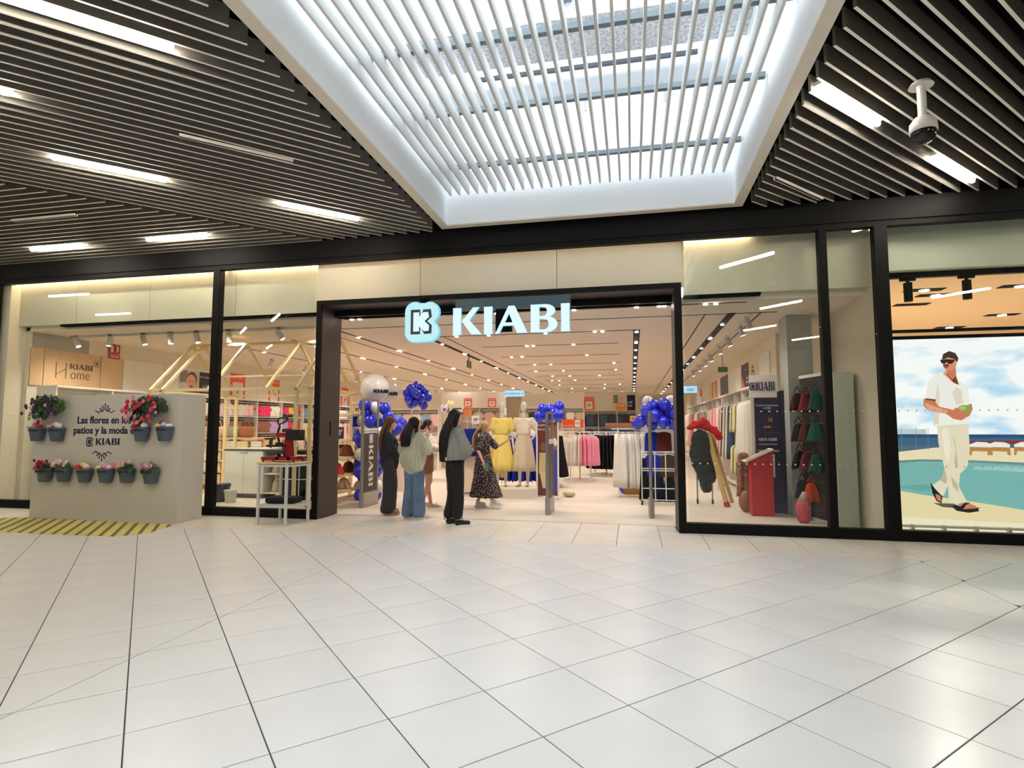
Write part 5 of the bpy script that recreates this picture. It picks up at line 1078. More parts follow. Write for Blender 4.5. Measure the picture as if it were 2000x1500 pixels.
# ---- right wall ----
RW = 2.9
RS = ['cream', 'pale yellow', 'cream', 'pale pink', 'pink', 'cream', 'olive', 'denim blue', 'dark brown', 'cream', 'pink', 'pale yellow', 'pale pink', 'beige', 'cream', 'olive', 'pink', 'cream']
for i in range(14):
    y0 = 12.75+i*1.0; y1 = y0+1.0
    t = thing('shelving_unit', 'white wall rack bay on the right wall, %s' % ('seen through the right window' if i < 9 else 'far inside the shop'), 'shelving', (RW-.25, (y0+y1)/2, 0), 0, 'right wall rack bays')
    obj('top_board', M().box((RW-.45, y0, 2.33), (RW, y1, 2.37)), WHITE, t); obj('side_panel', M().box((RW-.43, y0, 0), (RW, y0+.03, 2.33)), WHITE, t); obj('back_panel', M().box((RW-.02, y0+.03, 0), (RW, y1, 2.33)), paint((222, 208, 184)), t)
    obj('rail', M().cyl((RW-.3, y0+.02, 2.16), (RW-.3, y1, 2.16), .012, n=6), WHITEM, t); obj('base_shelf', M().box((RW-.45, y0, .1), (RW, y1, .14)), WHITE, t)
    cn = RS[i]; two = i % 3 == 1
    if two: obj('rail', M().cyl((RW-.3, y0+.02, 1.16), (RW-.3, y1, 1.16), .012, n=6), WHITEM, t)
    for k in range(6):
        c = by(cn if k % 3 else RS[(i+5) % 18]); hang('top' if two else 'long', c, (RW-.33, y0+.13+.15*k, 2.1), rnd.uniform(-.5, .2), '%s %s on the upper rail of the right wall racks' % (CN[c], 'top' if two else 'long dress'), 'garments on the right wall racks', 1.15 if two else 1.2)
        if two: hang('top', c, (RW-.33, y0+.13+.15*k, 1.1), rnd.uniform(-.5, .2), '%s top on the lower rail of the right wall racks' % CN[c], 'garments on the right wall racks', 1.15)
    obj('wall_panel', M().box((RW-.03, y0+.01, 2.375), (RW, y1-.01, 3.12)), LP, wr)
def rposter(y0, w_, z0, h_, shapes, lb, body=None, tc=None):
    t = thing('wall_poster', lb, 'poster', (RW-.04, y0, z0)); art('print', t, (RW-.034, y0+w_, z0), UYm, UZ, w_, h_, shapes)
    if body: text(body, h_*.14, (RW-.05, y0+w_/2, z0+h_*.55), UYm, UZ, tc, t)
rposter(13.9, .85, 2.4, .7, [((238, 222, 184), rect(0, 0, 1, 1)), ((230, 200, 150), rect(.05, .05, .2, .9))], 'pale yellow text poster nearest the pink pillar', 'LOOK\nTREND\nsummer\nmood', mat('brown_print2', (140, 90, 60)))
rposter(14.9, .95, 2.4, .72, [((52, 30, 52), rect(0, 0, 1, 1)), ((224, 120, 120), [(.0, 0), (.05, .4), (.2, .6), (.35, .3), (.6, .1), (.6, 0)]), ((250, 250, 250), rect(.7, .3, .9, .36)), ((250, 250, 250), rect(.7, .45, .9, .5)), ((250, 250, 250), rect(.66, .75, .72, .8))], 'dark purple and pink poster on the right wall')
rposter(18.0, 1.5, 2.4, .7, [((84, 70, 64), rect(0, 0, 1, 1)), ((60, 48, 46), rect(.5, 0, .55, 1))], 'dark brown double panel poster on the right wall')
rposter(20.2, 1.8, 2.4, .7, [((214, 150, 110), rect(0, 0, 1, 1)), ((240, 214, 170), rect(.15, 0, .3, 1)), ((180, 100, 76), rect(.4, .2, .5, 1)), ((244, 220, 170), rect(.55, 0, .7, .9)), ((190, 120, 90), rect(.8, 0, .9, 1))], 'orange striped fashion poster on the right wall')
rposter(24.5, .7, 2.35, .75, [(ORANGE, rect(0, 0, 1, 1)), ((250, 240, 238), rect(.15, .1, .85, .6))], 'small orange poster farthest on the right wall')
t = thing('ceiling_exit_sign', 'tiny green sign hanging near the right wall', 'sign', (2.6, 16, 3.0)); obj('plate', M().box((2.3, 16, 2.98), (2.55, 16.02, 3.12)), paint((70, 110, 80)), t); obj('rod', M().cyl((2.42, 16.01, 3.12), (2.42, 16.01, 3.42), .008, n=6), BLACK, t)
# red terminal, navy totem
t = thing('tablet_kiosk', 'red floor kiosk with slanted white framed screen behind the right window', 'kiosk', (2.1, 10.4, 0))
p0 = (1.93, 10.33)
obj('body', M().add([(1.97, 10.3, 0), (2.32, 10.3, 0), (2.32, 10.55, 0), (1.97, 10.55, 0), (1.97, 10.3, .93), (2.32, 10.3, 1.1), (2.32, 10.55, 1.1), (1.97, 10.55, .93)], [(0, 3, 2, 1), (4, 5, 6, 7), (0, 1, 5, 4), (1, 2, 6, 5), (2, 3, 7, 6), (3, 0, 4, 7)]), mat('red_kiosk', (196, 36, 48), rough=.4), t)
Rk = Matrix.Rotation(-math.atan2(.17, .35), 3, 'Y')
obj('screen_frame', M().cbox((2.1, 10.42, 1.015), (.5, .34, .025), Rk), WHITEM, t); obj('screen', M().cbox((2.094, 10.42, 1.03), (.42, .27, .004), Rk), mat('screen_beige', (206, 186, 160), rough=.15), t)
t = thing('info_totem', 'dark navy totem with white text panel and sign board behind the red kiosk', 'totem', (2.4, 10.75, 0))
obj('body', M().box((2.14, 10.7, 0), (2.55, 10.78, 2.12)), mat('navy_totem', (34, 22, 66), rough=.35), t); obj('edge', M().box((2.55, 10.66, 0), (2.62, 10.82, 2.14)), mat('navy_edge', (20, 14, 44), rough=.3), t)
obj('sign_board', M().box((2.05, 10.64, 2.02), (2.5, 10.68, 2.42)), paint((222, 206, 200)), t); word('KIABI', (2.17, 10.638, 2.14), UX, UZ, .16, NAVY, t, xs=.43); badge((2.11, 10.638, 2.22), UX, UZ, .07, NAVY, paint((222, 206, 201)), NAVY, t, ext=.002)
WPm = mat('white_print', 0); YPm = mat('yellow_print', (226, 190, 60), rough=.5)
for bd, sz, z, m_ in (('Tenemos recompensa\na KIABI', .05, 1.86, WPm), ('LA', .1, 1.63, YPm), ('GRAN', .05, 1.5, YPm), ('HASTA 10.000€', .075, 1.28, WPm), ('en compras directas con la tarjeta', .026, 1.2, WPm), ('TRES GANADORES', .05, 1.08, YPm)):
    text(bd, sz, (2.34+(.05 if bd == 'LA' else 0), 10.698, z), UX, UZ, m_, t, bold=.001, xs=.85 if sz < .07 else .6)
obj('red_line', M().box((2.3, 10.697, 1.4), (2.55, 10.699, 1.405)), mat('print_red', (200, 30, 60), rough=.5), t)
t = thing('info_leaflet', 'small white sheet stuck between kiosk and navy totem', 'leaflet', (2.45, 10.6, .8)); art('sheet', t, (2.34, 10.695, .62), UX, UZ, .1, .4, [((238, 234, 238), rect(0, 0, 1, 1)), ((60, 60, 90), rect(.2, .85, .8, .9)), ((60, 60, 140), rect(.3, .1, .7, .2)), ((90, 90, 110), rect(.3, .6, .7, .66)), ((90, 90, 110), rect(.3, .4, .7, .46))])
m = g_loft(.09, .14, .8, .05, .07, .3, 6, seed=2); m.v = [(x+1.93, y+10.75, z+1.08) for x, y, z in m.v]
meta(obj('scarf_bundle', m, mat('patterned_scarf', (140, 84, 66), rough=.8, nz=.6, nscale=14), smooth=True), 'patterned scarves hanging in a bundle behind the red kiosk', 'scarf')
m = M().ell((1.95, 10.7, .2), (.13, .1, .2), 14, 9); meta(obj('copper_bag', m, mat('copper_fabric', (150, 92, 66), rough=.4), smooth=True), 'copper coloured bag on the floor behind the red kiosk', 'bag')
# side cabinet with bags
SLW = mat('slatwall_black', (34, 33, 34), rough=.6)
t = thing('bag_cabinet', 'tall white cabinet with black slatwall side in the narrow right window', 'cabinet', (3.1, 9.8, 0))
a = Vector((3.0, 9.42, 0)); b = Vector((2.78, 10.25, 0)); c = Vector((3.3, 9.42, 0)); d = Vector((3.3, 10.3, 0)); up_ = Vector((0, 0, 2.33))
obj('carcass', M().add([a+Vector((.02, 0, 0)), c, d, b+Vector((.02, 0, 0)), a+up_+Vector((.02, 0, 0)), c+up_, d+up_, b+up_+Vector((.02, 0, 0))], [(0, 3, 2, 1), (4, 5, 6, 7), (0, 1, 5, 4), (1, 2, 6, 5), (2, 3, 7, 6), (3, 0, 4, 7)]), mat('cabinet_side', (204, 208, 192), rough=.4), t)
for k in range(15): obj('slat_board', M().bar(a+Vector((0, .03, .09+.155*k)), b+Vector((0, -.02, .09+.155*k)), .02, .145), SLW, t)
obj('front_edge', M().bar(a, a+up_, .04), WHITE, t); obj('top_edge', M().bar(a+up_, b+up_, .05), WHITE, t); obj('base_edge', M().bar(a+Vector((0, 0, .03)), b+Vector((0, 0, .03)), .05), WHITE, t)
for i, (z, f, c_, cn) in enumerate(((2.1, .85, (60, 22, 26), 'dark brown'), (2.08, .55, (130, 24, 40), 'wine red'), (2.1, .25, (30, 84, 70), 'dark green'), (1.6, .85, (40, 30, 30), 'black'), (1.6, .6, (96, 44, 40), 'brown'), (1.6, .3, (34, 96, 80), 'green'), (1.15, .85, (26, 24, 26), 'black'), (1.13, .6, (110, 34, 44), 'burgundy'), (1.12, .3, (24, 80, 60), 'bottle green'), (.68, .8, (24, 22, 24), 'black'), (.66, .5, (222, 70, 34), 'orange'), (.4, .75, (34, 28, 34), 'purplish black'))):
    p = a.lerp(b, f)+Vector((-.12, 0, z)); lv = 'top' if z > 2 else 'second' if z > 1.5 else 'third' if z > 1 else 'lowest'
    t2 = thing('hanging_bag', '%s soft bag hanging in the %s row of the cabinet slatwall' % (cn, lv), 'bag', p, .3); obj('pouch', g_loft(.07, .11, .26, .04, .06, .15, 4, seed=i).mesh and g_loft(.07, .11, .26, .04, .06, .15, 4, seed=i), fab(c_), t2, True, smooth=True)
    obj('strap', M().tube([(-.05, 0, -.03), (0, 0, .06), (.05, 0, -.03)], .006, 6), fab(c_), t2, True); t2.scale = (1.3, 1.3, 1.25)
t = thing('mesh_sack', 'pink mesh sack standing on the floor under the cabinet bags', 'sack', (2.62, 9.75, 0)); obj('sack', M().eloft([(0, 0, 0, .06, .06), (0, 0, .05, .1, .09), (0, 0, .26, .12, .1), (0, 0, .33, .09, .08)], 16, rip=.08), mat('pink_weave', (206, 84, 100), rough=.7, nz=.35, nscale=40, bump=.4), t, True, smooth=True)
obj('clear_top', M().eloft([(0, 0, .33, .09, .08), (.02, 0, .48, .03, .03)], 12), mat('plastic_film', (214, 170, 160), rough=.3), t, True, smooth=True)
# wall boxes and trolley
for z, lb in ((1.18, 'upper'), (.35, 'lower')):
    t = thing('display_box', '%s grey green display box with black open side by the pink pillar' % lb, 'box', (2.55, 11.7, z)); a0 = 2.68
    obj('shell', M().box((a0, 11.6, z), (a0+.22, 12.0, z+.5)), paint((128, 134, 120)), t); obj('opening', M().box((a0+.22, 11.6, z), (a0+.4, 12.0, z+.5)), VOID, t)
t = thing('suitcase', 'black wheeled suitcase behind the navy totem', 'suitcase', (2.72, 11.0, 0)); obj('shell', M().box((2.66, 10.95, .07), (2.84, 11.2, .42)), BK, t, bevel=.02)
for X in (2.69, 2.8): obj('wheel', M().cyl((X, 10.95, .04), (X+.03, 10.95, .04), .04, n=12), BK, t)
# dark goods cart with red cloth and ladder
t = thing('goods_trolley', 'tall trolley draped with black and dark green clothes behind the right jamb', 'trolley', (1.35, 11.7, 0))
DK = mat('dark_green_cloth', (24, 30, 28), rough=.85, nz=.4, nscale=8)
def wob(s, f=14): return lambda c: noise.noise(c*f)*s
m = M(); m.cap((1.32, 11.75, 1.28), (1.3, 11.75, .95), .17, .2); m.cap((1.3, 11.75, .95), (1.42, 11.75, .3), .2, .1); m.cap((1.45, 11.75, 1.2), (1.5, 11.75, .5), .1, .1)
link('draped_clothes', remesh(m, .02, DK, 4, wob(.03), 'draped'), t)
for X in (1.22, 1.5): obj('wheel', M().cyl((X, 11.7, .05), (X+.03, 11.7, .05), .05, n=14), BK, t); obj('leg', M().cyl((X+.015, 11.7, .08), (X+.015, 11.7, .6), .014), STEEL, t)
m = M(); m.cap((1.12, 11.68, 1.5), (1.35, 11.68, 1.58), .06, .1); m.cap((1.35, 11.68, 1.58), (1.6, 11.68, 1.42), .1, .07); m.cap((1.6, 11.68, 1.42), (1.68, 11.66, 1.28), .07, .06)
me = remesh(m, .016, fab((176, 26, 30)), 2, wob(.035, 12), 'cloth'); o = link('red_cloth', me); meta(o, 'crumpled dark red cloth lying on top of the draped trolley', 'cloth')
t = thing('leaning_ladder', 'narrow yellowish wooden ladder side leaning beside the draped trolley', 'ladder', (1.6, 11.5, 0))
obj('stile', M().bar((1.46, 11.75, 1.38), (1.72, 11.35, .05), .04, .09), mat('yellow_wood', (206, 168, 104), rough=.5), t); obj('stile', M().bar((1.56, 11.95, 1.36), (1.86, 11.6, .05), .04, .06), mat('yellow_wood', 0), t); obj('foot_cap', M().bar((1.712, 11.36, .09), (1.73, 11.335, .0), .05, .1), paint((180, 30, 36)), t)
for f in (.25, .5, .75): p = Vector((1.46, 11.75, 1.38)).lerp(Vector((1.72, 11.35, .05)), f); q_ = Vector((1.56, 11.95, 1.36)).lerp(Vector((1.86, 11.6, .05)), f); obj('rung', M().bar(p, q_, .03), mat('yellow_wood', 0), t)
t = thing('white_stool', 'white stool in front of the right wall racks', 'stool', (2.0, 14.2, 0)); obj('seat', M().cyl((0, 0, .42), (0, 0, .46), .17, n=20), WHITEM, t, True)
for k in range(4): obj('leg', M().cyl((cos(k*pi/2)*.13, sin(k*pi/2)*.13, .42), (cos(k*pi/2)*.17, sin(k*pi/2)*.17, 0), .012, n=6), WHITEM, t, True)
# things at far left behind the glass
t = thing('dust_pan', 'dark handled dust pan with pale brush leaning in the lower left window corner', 'dust pan', (-11.3, 9.0, 0))
obj('handle', M().cyl((-11.42, 8.9, 0.02), (-11.2, 8.9, .5), .012), BK, t); obj('brush', M().ell((-11.05, 8.95, .2), (.14, .06, .06), 12, 8), fab((220, 200, 180)), t, smooth=True)
# ================= PEOPLE AND MANNEQUINS =================
SKIN = mat('skin', (222, 170, 142), rough=.55, spec=.35, nz=.05, nscale=12); MSK = mat('mannequin_white', (228, 222, 210), rough=.35)
def V(*a): return Vector(a)
def rotz(p, a): return Vector((p[0]*cos(a)-p[1]*sin(a), p[0]*sin(a)+p[1]*cos(a), p[2]))
def hand(m, wr, d, up, s=1.0, curl=.35, point=False):
    # wr wrist, d direction of the palm, up back-of-hand normal
    d = Vector(d).normalized(); up = Vector(up); up = (up-d*up.dot(d)).normalized(); side = d.cross(up)
    pc = wr+d*.045*s
    m.cap(wr, wr+d*.03*s, .022*s, .024*s, 8)
    R = Matrix((d, side, up)).transposed(); m.ell(pc, (.05*s, .038*s, .016*s), 10, 6, R)
    for i, (o, L) in enumerate(((-.027, .062), (-.009, .072), (.009, .068), (.026, .052))):
        c_ = curl if not (point and i == 0) else .02
        b = wr+d*.085*s+side*o*s; d1 = (d*cos(c_)-up*sin(c_)).normalized(); e1 = b+d1*L*.5*s; d2 = (d*cos(c_*2.4)-up*sin(c_*2.4)).normalized(); e2 = e1+d2*L*.5*s
        m.cap(b-d*.02*s, e1, .0092*s, .0086*s, 7); m.cap(e1, e2, .0086*s, .007*s, 7)
    b = wr+d*.03*s-side*.03*s; e1 = b+(d*.6-side*.6-up*.3).normalized()*.035*s; e2 = e1+(d-side*.1-up*.3).normalized()*.028*s
    m.cap(b, e1, .011*s, .0095*s, 7); m.cap(e1, e2, .0095*s, .008*s, 7)
def head(m, c, yaw, s=1.0, tilt=0, face=True):
    R = Matrix.Rotation(yaw, 3, 'Z') @ Matrix.Rotation(tilt, 3, 'X'); c = Vector(c)
    def P(x, y, z): return c+R @ Vector((x, y, z))*s
    m.ell(P(0, -.012, .02), (.073*s, .092*s, .1*s), 16, 10, R); m.ell(P(0, .03, -.045), (.054*s, .058*s, .065*s), 14, 8, R); m.ell(P(0, .055, -.09), (.024*s, .022*s, .02*s), 8, 6)
    if face:
        m.cap(P(0, .082, .01), P(0, .105, -.026), .009*s, .014*s, 8); m.ell(P(0, .084, -.058), (.022*s, .012*s, .009*s), 8, 6, R)
        for k in (-1, 1): m.ell(P(k*.073, -.012, -.01), (.01*s, .02*s, .03*s), 8, 6, R); m.ell(P(k*.03, .066, .005), (.018*s, .012*s, .014*s), 8, 6, R)
    return P
def figure(name, label, loc, rz, J, cat='person', skin=SKIN, vox=.009, hands=True, hc=.4, pointR=False, face=True, head_yaw=0, tilt=0, group=None, sc=1.0):
    """J: joints in the figure's own frame (facing +Y): hipL/R knee ankle toe, pelvis chest neck head, shL/R elL/R wrL/R"""
    t = thing(name, label, cat, loc, rz, group); m = M(); g_ = {k: Vector(v) for k, v in J.items()}
    pel, ch, nk, hd = g_['pelvis'], g_['chest'], g_['neck'], g_['head']
    m.cap(pel+V(-.055, 0, 0), pel+V(.055, 0, 0), .095, .095, 12); m.cap(pel, pel+(ch-pel)*.45, .1, .092, 12); m.cap(pel+(ch-pel)*.45, ch, .095, .105, 12)
    m.cap(ch+V(-.05, 0, .02), ch+V(.05, 0, .02), .09, .09, 12); m.cap(ch+V(0, -.01, .08), nk, .06, .045, 10); m.cap(nk, hd+V(0, -.02, -.04), .044, .044, 10)
    for s_ in 'LR':
        k = -1 if s_ == 'L' else 1
        m.cap(ch+V(k*.05, -.01, .09), g_['sh'+s_], .06, .048, 10); m.cap(g_['sh'+s_], g_['el'+s_], .046, .035, 10); m.cap(g_['el'+s_], g_['wr'+s_], .034, .022, 10)
        m.cap(g_['hip'+s_], g_['kn'+s_], .08, .052, 12)
        mid = g_['kn'+s_].lerp(g_['an'+s_], .35)-V(0, .012, 0); m.cap(g_['kn'+s_], mid, .05, .05, 10); m.cap(mid, g_['an'+s_], .049, .032, 10)
        m.cap(g_['an'+s_]+V(0, -.02, -.03), g_['toe'+s_]+V(0, -.02, 0), .03, .02, 10)
        if hands:
            d = (g_['wr'+s_]-g_['el'+s_]).normalized(); up = g_.get('up'+s_, V(k*.8, .3, .2)); hand(m, g_['wr'+s_], g_.get('hd'+s_, d), up, 1.0, hc, point=(pointR and s_ == 'R'))
    P = head(m, hd, head_yaw, 1.0, tilt, face)
    if sc != 1: m.v = [tuple(Vector(v)*sc) for v in m.v]
    link('body', remesh(m, vox, skin, 2), t, True)
    return t, P, g_
EYE = mat('eye_dark', (40, 28, 24), rough=.3); LIP = mat('lips', (176, 84, 82), rough=.5); EYW = mat('eye_white', (235, 230, 225), rough=.4)
def face_parts(t, P, hair_c):
    for k in (-1, 1):
        e = obj('eye', M().ell(P(k*.03, .077, .006), (.011, .006, .007), 10, 6), EYW, t, True, smooth=True); obj('iris', M().ell(P(k*.03, .082, .006), (.005, .004, .005), 8, 6), EYE, e, True)
        obj('eyebrow', M().cap(P(k*.016, .085, .026), P(k*.045, .073, .028), .0035, .003, 6), hair_c, t, True)
    obj('mouth', M().ell(P(0, .095, -.057), (.02, .006, .006), 10, 6), LIP, t, True, smooth=True)
def hairm(name, c, c2=None):
    m = mat(name, c, rough=.6, spec=.3, nz=.3, nscale=30, stretch=(3, 3, .25), bump=.35, bscale=120); return m
def longhair(t, P, m_, back, L, w=.1, th=.055, cap=1.0, side=0, yaw=0, fringe=True):
    h = M(); h.ell(P(0, -.02, .03), (.084*cap, .1*cap, .104), 16, 10)
    top = P(0, -.06, .02)
    n = 9; rows = []
    b = Vector(back)
    for i in range(n+1):
        f = i/n; c = top+V(b.x*f, b.y*sin(min(1, f*1.7)*pi/2), b.z*f); ww = w*(1-.25*f*f)*(.8+.4*sin(f*2.2)); tt = th*(1-.35*f)
        rows.append([c+Vector((cos(2*pi*j/16)*ww*cos(yaw)-sin(2*pi*j/16)*tt*sin(yaw), cos(2*pi*j/16)*ww*sin(yaw)+sin(2*pi*j/16)*tt*cos(yaw), -.0)) for j in range(16)])
    h.loft(rows[::-1])
    if fringe:
        for k in (-1, 1): h.cap(P(k*.062, .02, .06), P(k*.078, -.03, -.12), .022, .026, 8)
    link('hair', remesh(h, .009, m_, 3, lambda c: noise.noise(Vector((c.x*55, c.y*55, c.z*4)))*.006, 'hair'), t, True)
def cloth(t, name, m, m_, vox=.011, sm=4, wr=.006, f=(9, 9, 5)):
    return link(name, remesh(m, vox, m_, sm, lambda c: noise.noise(Vector((c.x*f[0], c.y*f[1], c.z*f[2])))*wr*1.6+noise.noise(Vector((c.x*f[0]*2.5, c.y*f[1]*2.5, c.z*f[2]*2)))*wr*.7, name), t, True)
def stand(w=.1, knee=.46, lean=0, step=0):
    J = dict(pelvis=(0, 0, .93), chest=(0, -.01, 1.22), neck=(0, -.015, 1.4), head=(0, .01, 1.54))
    for s_, k in (('L', -1), ('R', 1)):
        J['hip'+s_] = (k*.085, 0, .88); J['kn'+s_] = (k*w, .02, knee); J['an'+s_] = (k*w, -.01, .08); J['toe'+s_] = (k*w*1.15, .14, .03)
        J['sh'+s_] = (k*.165, -.02, 1.35); J['el'+s_] = (k*.21, -.04, 1.08); J['wr'+s_] = (k*.2, .06, .86)
    return J
def sole_shoe(t, an, toe, up_m, sole_m, lace=True, s=1.0):
    an = Vector(an); toe = Vector(toe); d = toe-an; d.z = 0; d.normalize(); n = Vector((-d.y, d.x, 0)); base = toe.z-.028
    heel = V(an.x, an.y, 0)-d*.06; tip = V(toe.x, toe.y, 0)+d*.045; L = (tip-heel).length; zb = V(0, 0, max(0, base))
    def outl(f): return .042+.01*sin(min(1, f*1.25)*pi) if f < .9 else .036
    pts = []
    for i in range(9): f = i/8; pts.append(heel+d*L*f+n*outl(f)*(.6 if i in (0, 8) else 1))
    for i in range(8, -1, -1): f = i/8; pts.append(heel+d*L*f-n*outl(f)*(.6 if i in (0, 8) else 1))
    nn = len(pts); so = M(); so.add([p+zb for p in pts]+[p+zb+V(0, 0, .028) for p in pts], [tuple(range(nn-1, -1, -1)), tuple(range(nn, 2*nn))]+[(i, (i+1) % nn, nn+(i+1) % nn, nn+i) for i in range(nn)])
    sh = obj('shoe', (lambda u: (u.cap(heel+d*.05+V(0, 0, .062)+zb, tip-d*.05+V(0, 0, .052)+zb, .04, .032, 12), u.cap(heel+d*.055+V(0, 0, .05)+zb, heel+d*.06+V(0, 0, .085)+zb, .042, .038, 12), u)[-1])(M()), up_m, t, True, smooth=True)
    obj('sole', so, sole_m, sh, True)
    if lace: obj('laces', M().tube([heel+d*(.11+.02*i)+n*(.018*(-1)**i)+V(0, 0, .086-.008*i)+zb for i in range(5)], .004, 5), sole_m, sh, True)

WSH = mat('white_shoe', (236, 234, 228), rough=.6); BSH = mat('black_canvas', (26, 26, 38), rough=.8); TAN = mat('tan_leather', (170, 130, 96), rough=.6)
BLKH = hairm('black_hair', (14, 12, 13)); BRH = hairm('brown_hair', (92, 60, 40)); DBR = hairm('dark_brown_hair', (50, 34, 28)); BLH = hairm('blonde_hair', (186, 140, 92))
# ---- woman in grey green shirt, back to the camera ----
J = stand(.085); J.update(knL=(-.075, .02, .46), anL=(-.08, -.04, .08), toeL=(-.09, .1, .03), anR=(.09, .0, .08), toeR=(.13, .16, .03), elL=(-.24, .04, 1.1), wrL=(-.02, .2, 1.1), elR=(.24, .04, 1.1), wrR=(.04, .22, 1.14), upL=(0, .6, .6), upR=(0, .6, .6))
t, P, g_ = figure('person', 'woman with very long black hair, loose grey green shirt and cropped black trousers', (-2.66, 8.3, 0), radians(-42), J, head_yaw=radians(-12)); t.scale = (1.06,)*3
face_parts(t, P, BLKH); longhair(t, P, BLKH, (.0, -.13, -.64), .6, .11, .055)
sh = M().cap((-.12, -.015, 1.31), (.12, -.015, 1.31), .108, .108, 14).cap((0, -.02, 1.22), (0, -.02, 1.16), .18, .18, 16)
for k in (-1, 1): sh.cap((k*.15, -.02, 1.33), (k*.25, .03, 1.08), .08, .1, 12); sh.cap((k*.25, .03, 1.08), (k*.1, .18, 1.1), .095, .06, 12)
sh.eloft([(0, -.02, .95, .235, .2), (0, -.02, .99, .25, .22), (0, -.02, 1.1, .235, .215), (0, -.02, 1.22, .2, .18)], 24); sh.v = [(x, y*.82 if abs(x) < .2 else y, z) for x, y, z in sh.v]
cloth(t, 'shirt', sh, mat('grey_green_linen', (132, 132, 124), rough=.9, bump=.3, bscale=120), wr=.012, f=(11, 11, 4))
tr = M().cap((-.06, 0, .92), (.06, 0, .92), .115, .115, 14)
for s_, k in (('L', -1), ('R', 1)): a_ = Vector(J['an'+s_]); tr.cap((k*.075, 0, .86), J['kn'+s_], .1, .078, 14); tr.cap(J['kn'+s_], a_+V(0, 0, .1), .078, .082, 14)
cloth(t, 'trousers', tr, mat('black_denim', (16, 15, 18), rough=.85), wr=.005)
fr = M(); 
for s_ in 'LR':
    a_ = Vector(J['an'+s_])
    for i in range(14): q_ = a_+V(cos(i*.45)*.075, sin(i*.45)*.075, .06); fr.cyl(q_, q_+V(random.uniform(-.008, .008), 0, -random.uniform(.03, .06)), .0025, n=4)
obj('frayed_hem', fr, mat('black_denim', 0), t, True)['kind'] = 'stuff'
for s_ in 'LR': sole_shoe(t, J['an'+s_], J['toe'+s_], BSH, WSH)
obj('waist_label', M().cbox((.04, -.19, .965), (.11, .01, .045)), mat('pale_label', (226, 200, 196), rough=.6), t, True)
# ---- woman in cream knit and blue jeans ----
J = stand(.1); J.update(anL=(-.11, -.02, .08), toeL=(-.12, .1, .03), anR=(.1, .02, .08), toeR=(.16, .16, .03), elR=(.3, .0, 1.12), wrR=(.17, .14, 1.34), hdR=(-.3, .2, 1), upR=(.5, -.6, 0), elL=(-.27, .03, 1.12), wrL=(-.08, .2, 1.08), upL=(0, .5, .6))
t, P, g_ = figure('person', 'woman with black shoulder hair, cream ribbed knit sweater and wide blue jeans', (-3.53, 8.82, 0), radians(-22), J, head_yaw=radians(-8)); t.scale = (1.0,)*3
face_parts(t, P, BLKH); longhair(t, P, BLKH, (-.03, -.12, -.38), .4, .105, .06, 1.04)
sw = M().cap((-.1, -.01, 1.32), (.1, -.01, 1.32), .1, .1, 14).cap((0, -.0, 1.2), (0, -.0, .98), .2, .225, 18).cap((-.03, -.04, .96), (.03, -.04, .9), .215, .19, 18)
for k in (-1, 1): sw.cap((k*.16, -.02, 1.35), (k*.28, .01, 1.12), .075, .085, 12)
sw.cap((.28, .01, 1.12), (.2, .1, 1.26), .08, .055, 12); sw.cap((-.28, .01, 1.12), (-.12, .16, 1.09), .08, .055, 12)
sw.v = [(x, y*.8 if abs(x) < .22 else y, z) for x, y, z in sw.v]
KN = mat('cream_rib_knit', (206, 204, 180), rough=.95, spec=.15); nt = KN.node_tree; wv = nt.nodes.new('ShaderNodeTexWave'); wv.bands_direction = 'X'; wv.inputs['Scale'].default_value = 13; wv.inputs['Distortion'].default_value = .6; tc = nt.nodes.new('ShaderNodeTexCoord'); bp = nt.nodes.new('ShaderNodeBump'); bp.inputs['Strength'].default_value = 1; bp.inputs['Distance'].default_value = .012
nt.links.new(tc.outputs['Object'], wv.inputs[0]); nt.links.new(wv.outputs['Fac'], bp.inputs['Height']); nt.links.new(bp.outputs[0], nt.nodes['Principled BSDF'].inputs['Normal'])
cloth(t, 'sweater', sw, KN, wr=.01)
tr = M().cap((-.06, 0, .9), (.06, 0, .9), .115, .115, 14)
for s_, k in (('L', -1), ('R', 1)): a_ = Vector(J['an'+s_]); tr.cap((k*.08, 0, .84), J['kn'+s_], .105, .1, 14); tr.cap(J['kn'+s_], a_+V(0, 0, .02), .1, .105, 14)
tr.v = [(x, y, max(z, .035)) for x, y, z in tr.v]
cloth(t, 'jeans', tr, mat('blue_denim', (92, 116, 142), rough=.85, nz=.2, nscale=5), wr=.01, f=(12, 12, 3))
for s_ in 'LR': sole_shoe(t, J['an'+s_], J['toe'+s_], WSH, mat('shoe_sole', (220, 214, 204), rough=.6))
# ---- woman in dark clothes, profile ----
J = stand(.07); J.update(elL=(-.2, .06, 1.1), wrL=(-.06, .22, 1.12), elR=(.2, .06, 1.1), wrR=(.04, .24, 1.15), upL=(0, .5, .6), upR=(0, .5, .6))
t, P, g_ = figure('person', 'woman with long straight brown hair in dark navy top and wide charcoal trousers', (-4.13, 9.2, 0), radians(-72), J, head_yaw=radians(-6)); t.scale = (1.01,)*3
face_parts(t, P, BRH); longhair(t, P, BRH, (0, -.1, -.54), .55, .085, .055, 1.0)
tp = M().cap((-.09, -.01, 1.3), (.09, -.01, 1.3), .09, .09, 14).cap((0, 0, 1.2), (0, 0, .98), .15, .165, 16).cap((0, 0, .95), (0, 0, .86), .165, .16, 16)
for k in (-1, 1): tp.cap((k*.15, -.02, 1.35), (k*.21, .05, 1.11), .065, .07, 12); tp.cap((k*.21, .05, 1.11), (k*.08, .2, 1.12), .065, .045, 12)
cloth(t, 'top', tp, mat('navy_jersey', (34, 35, 46), rough=.9), wr=.008)
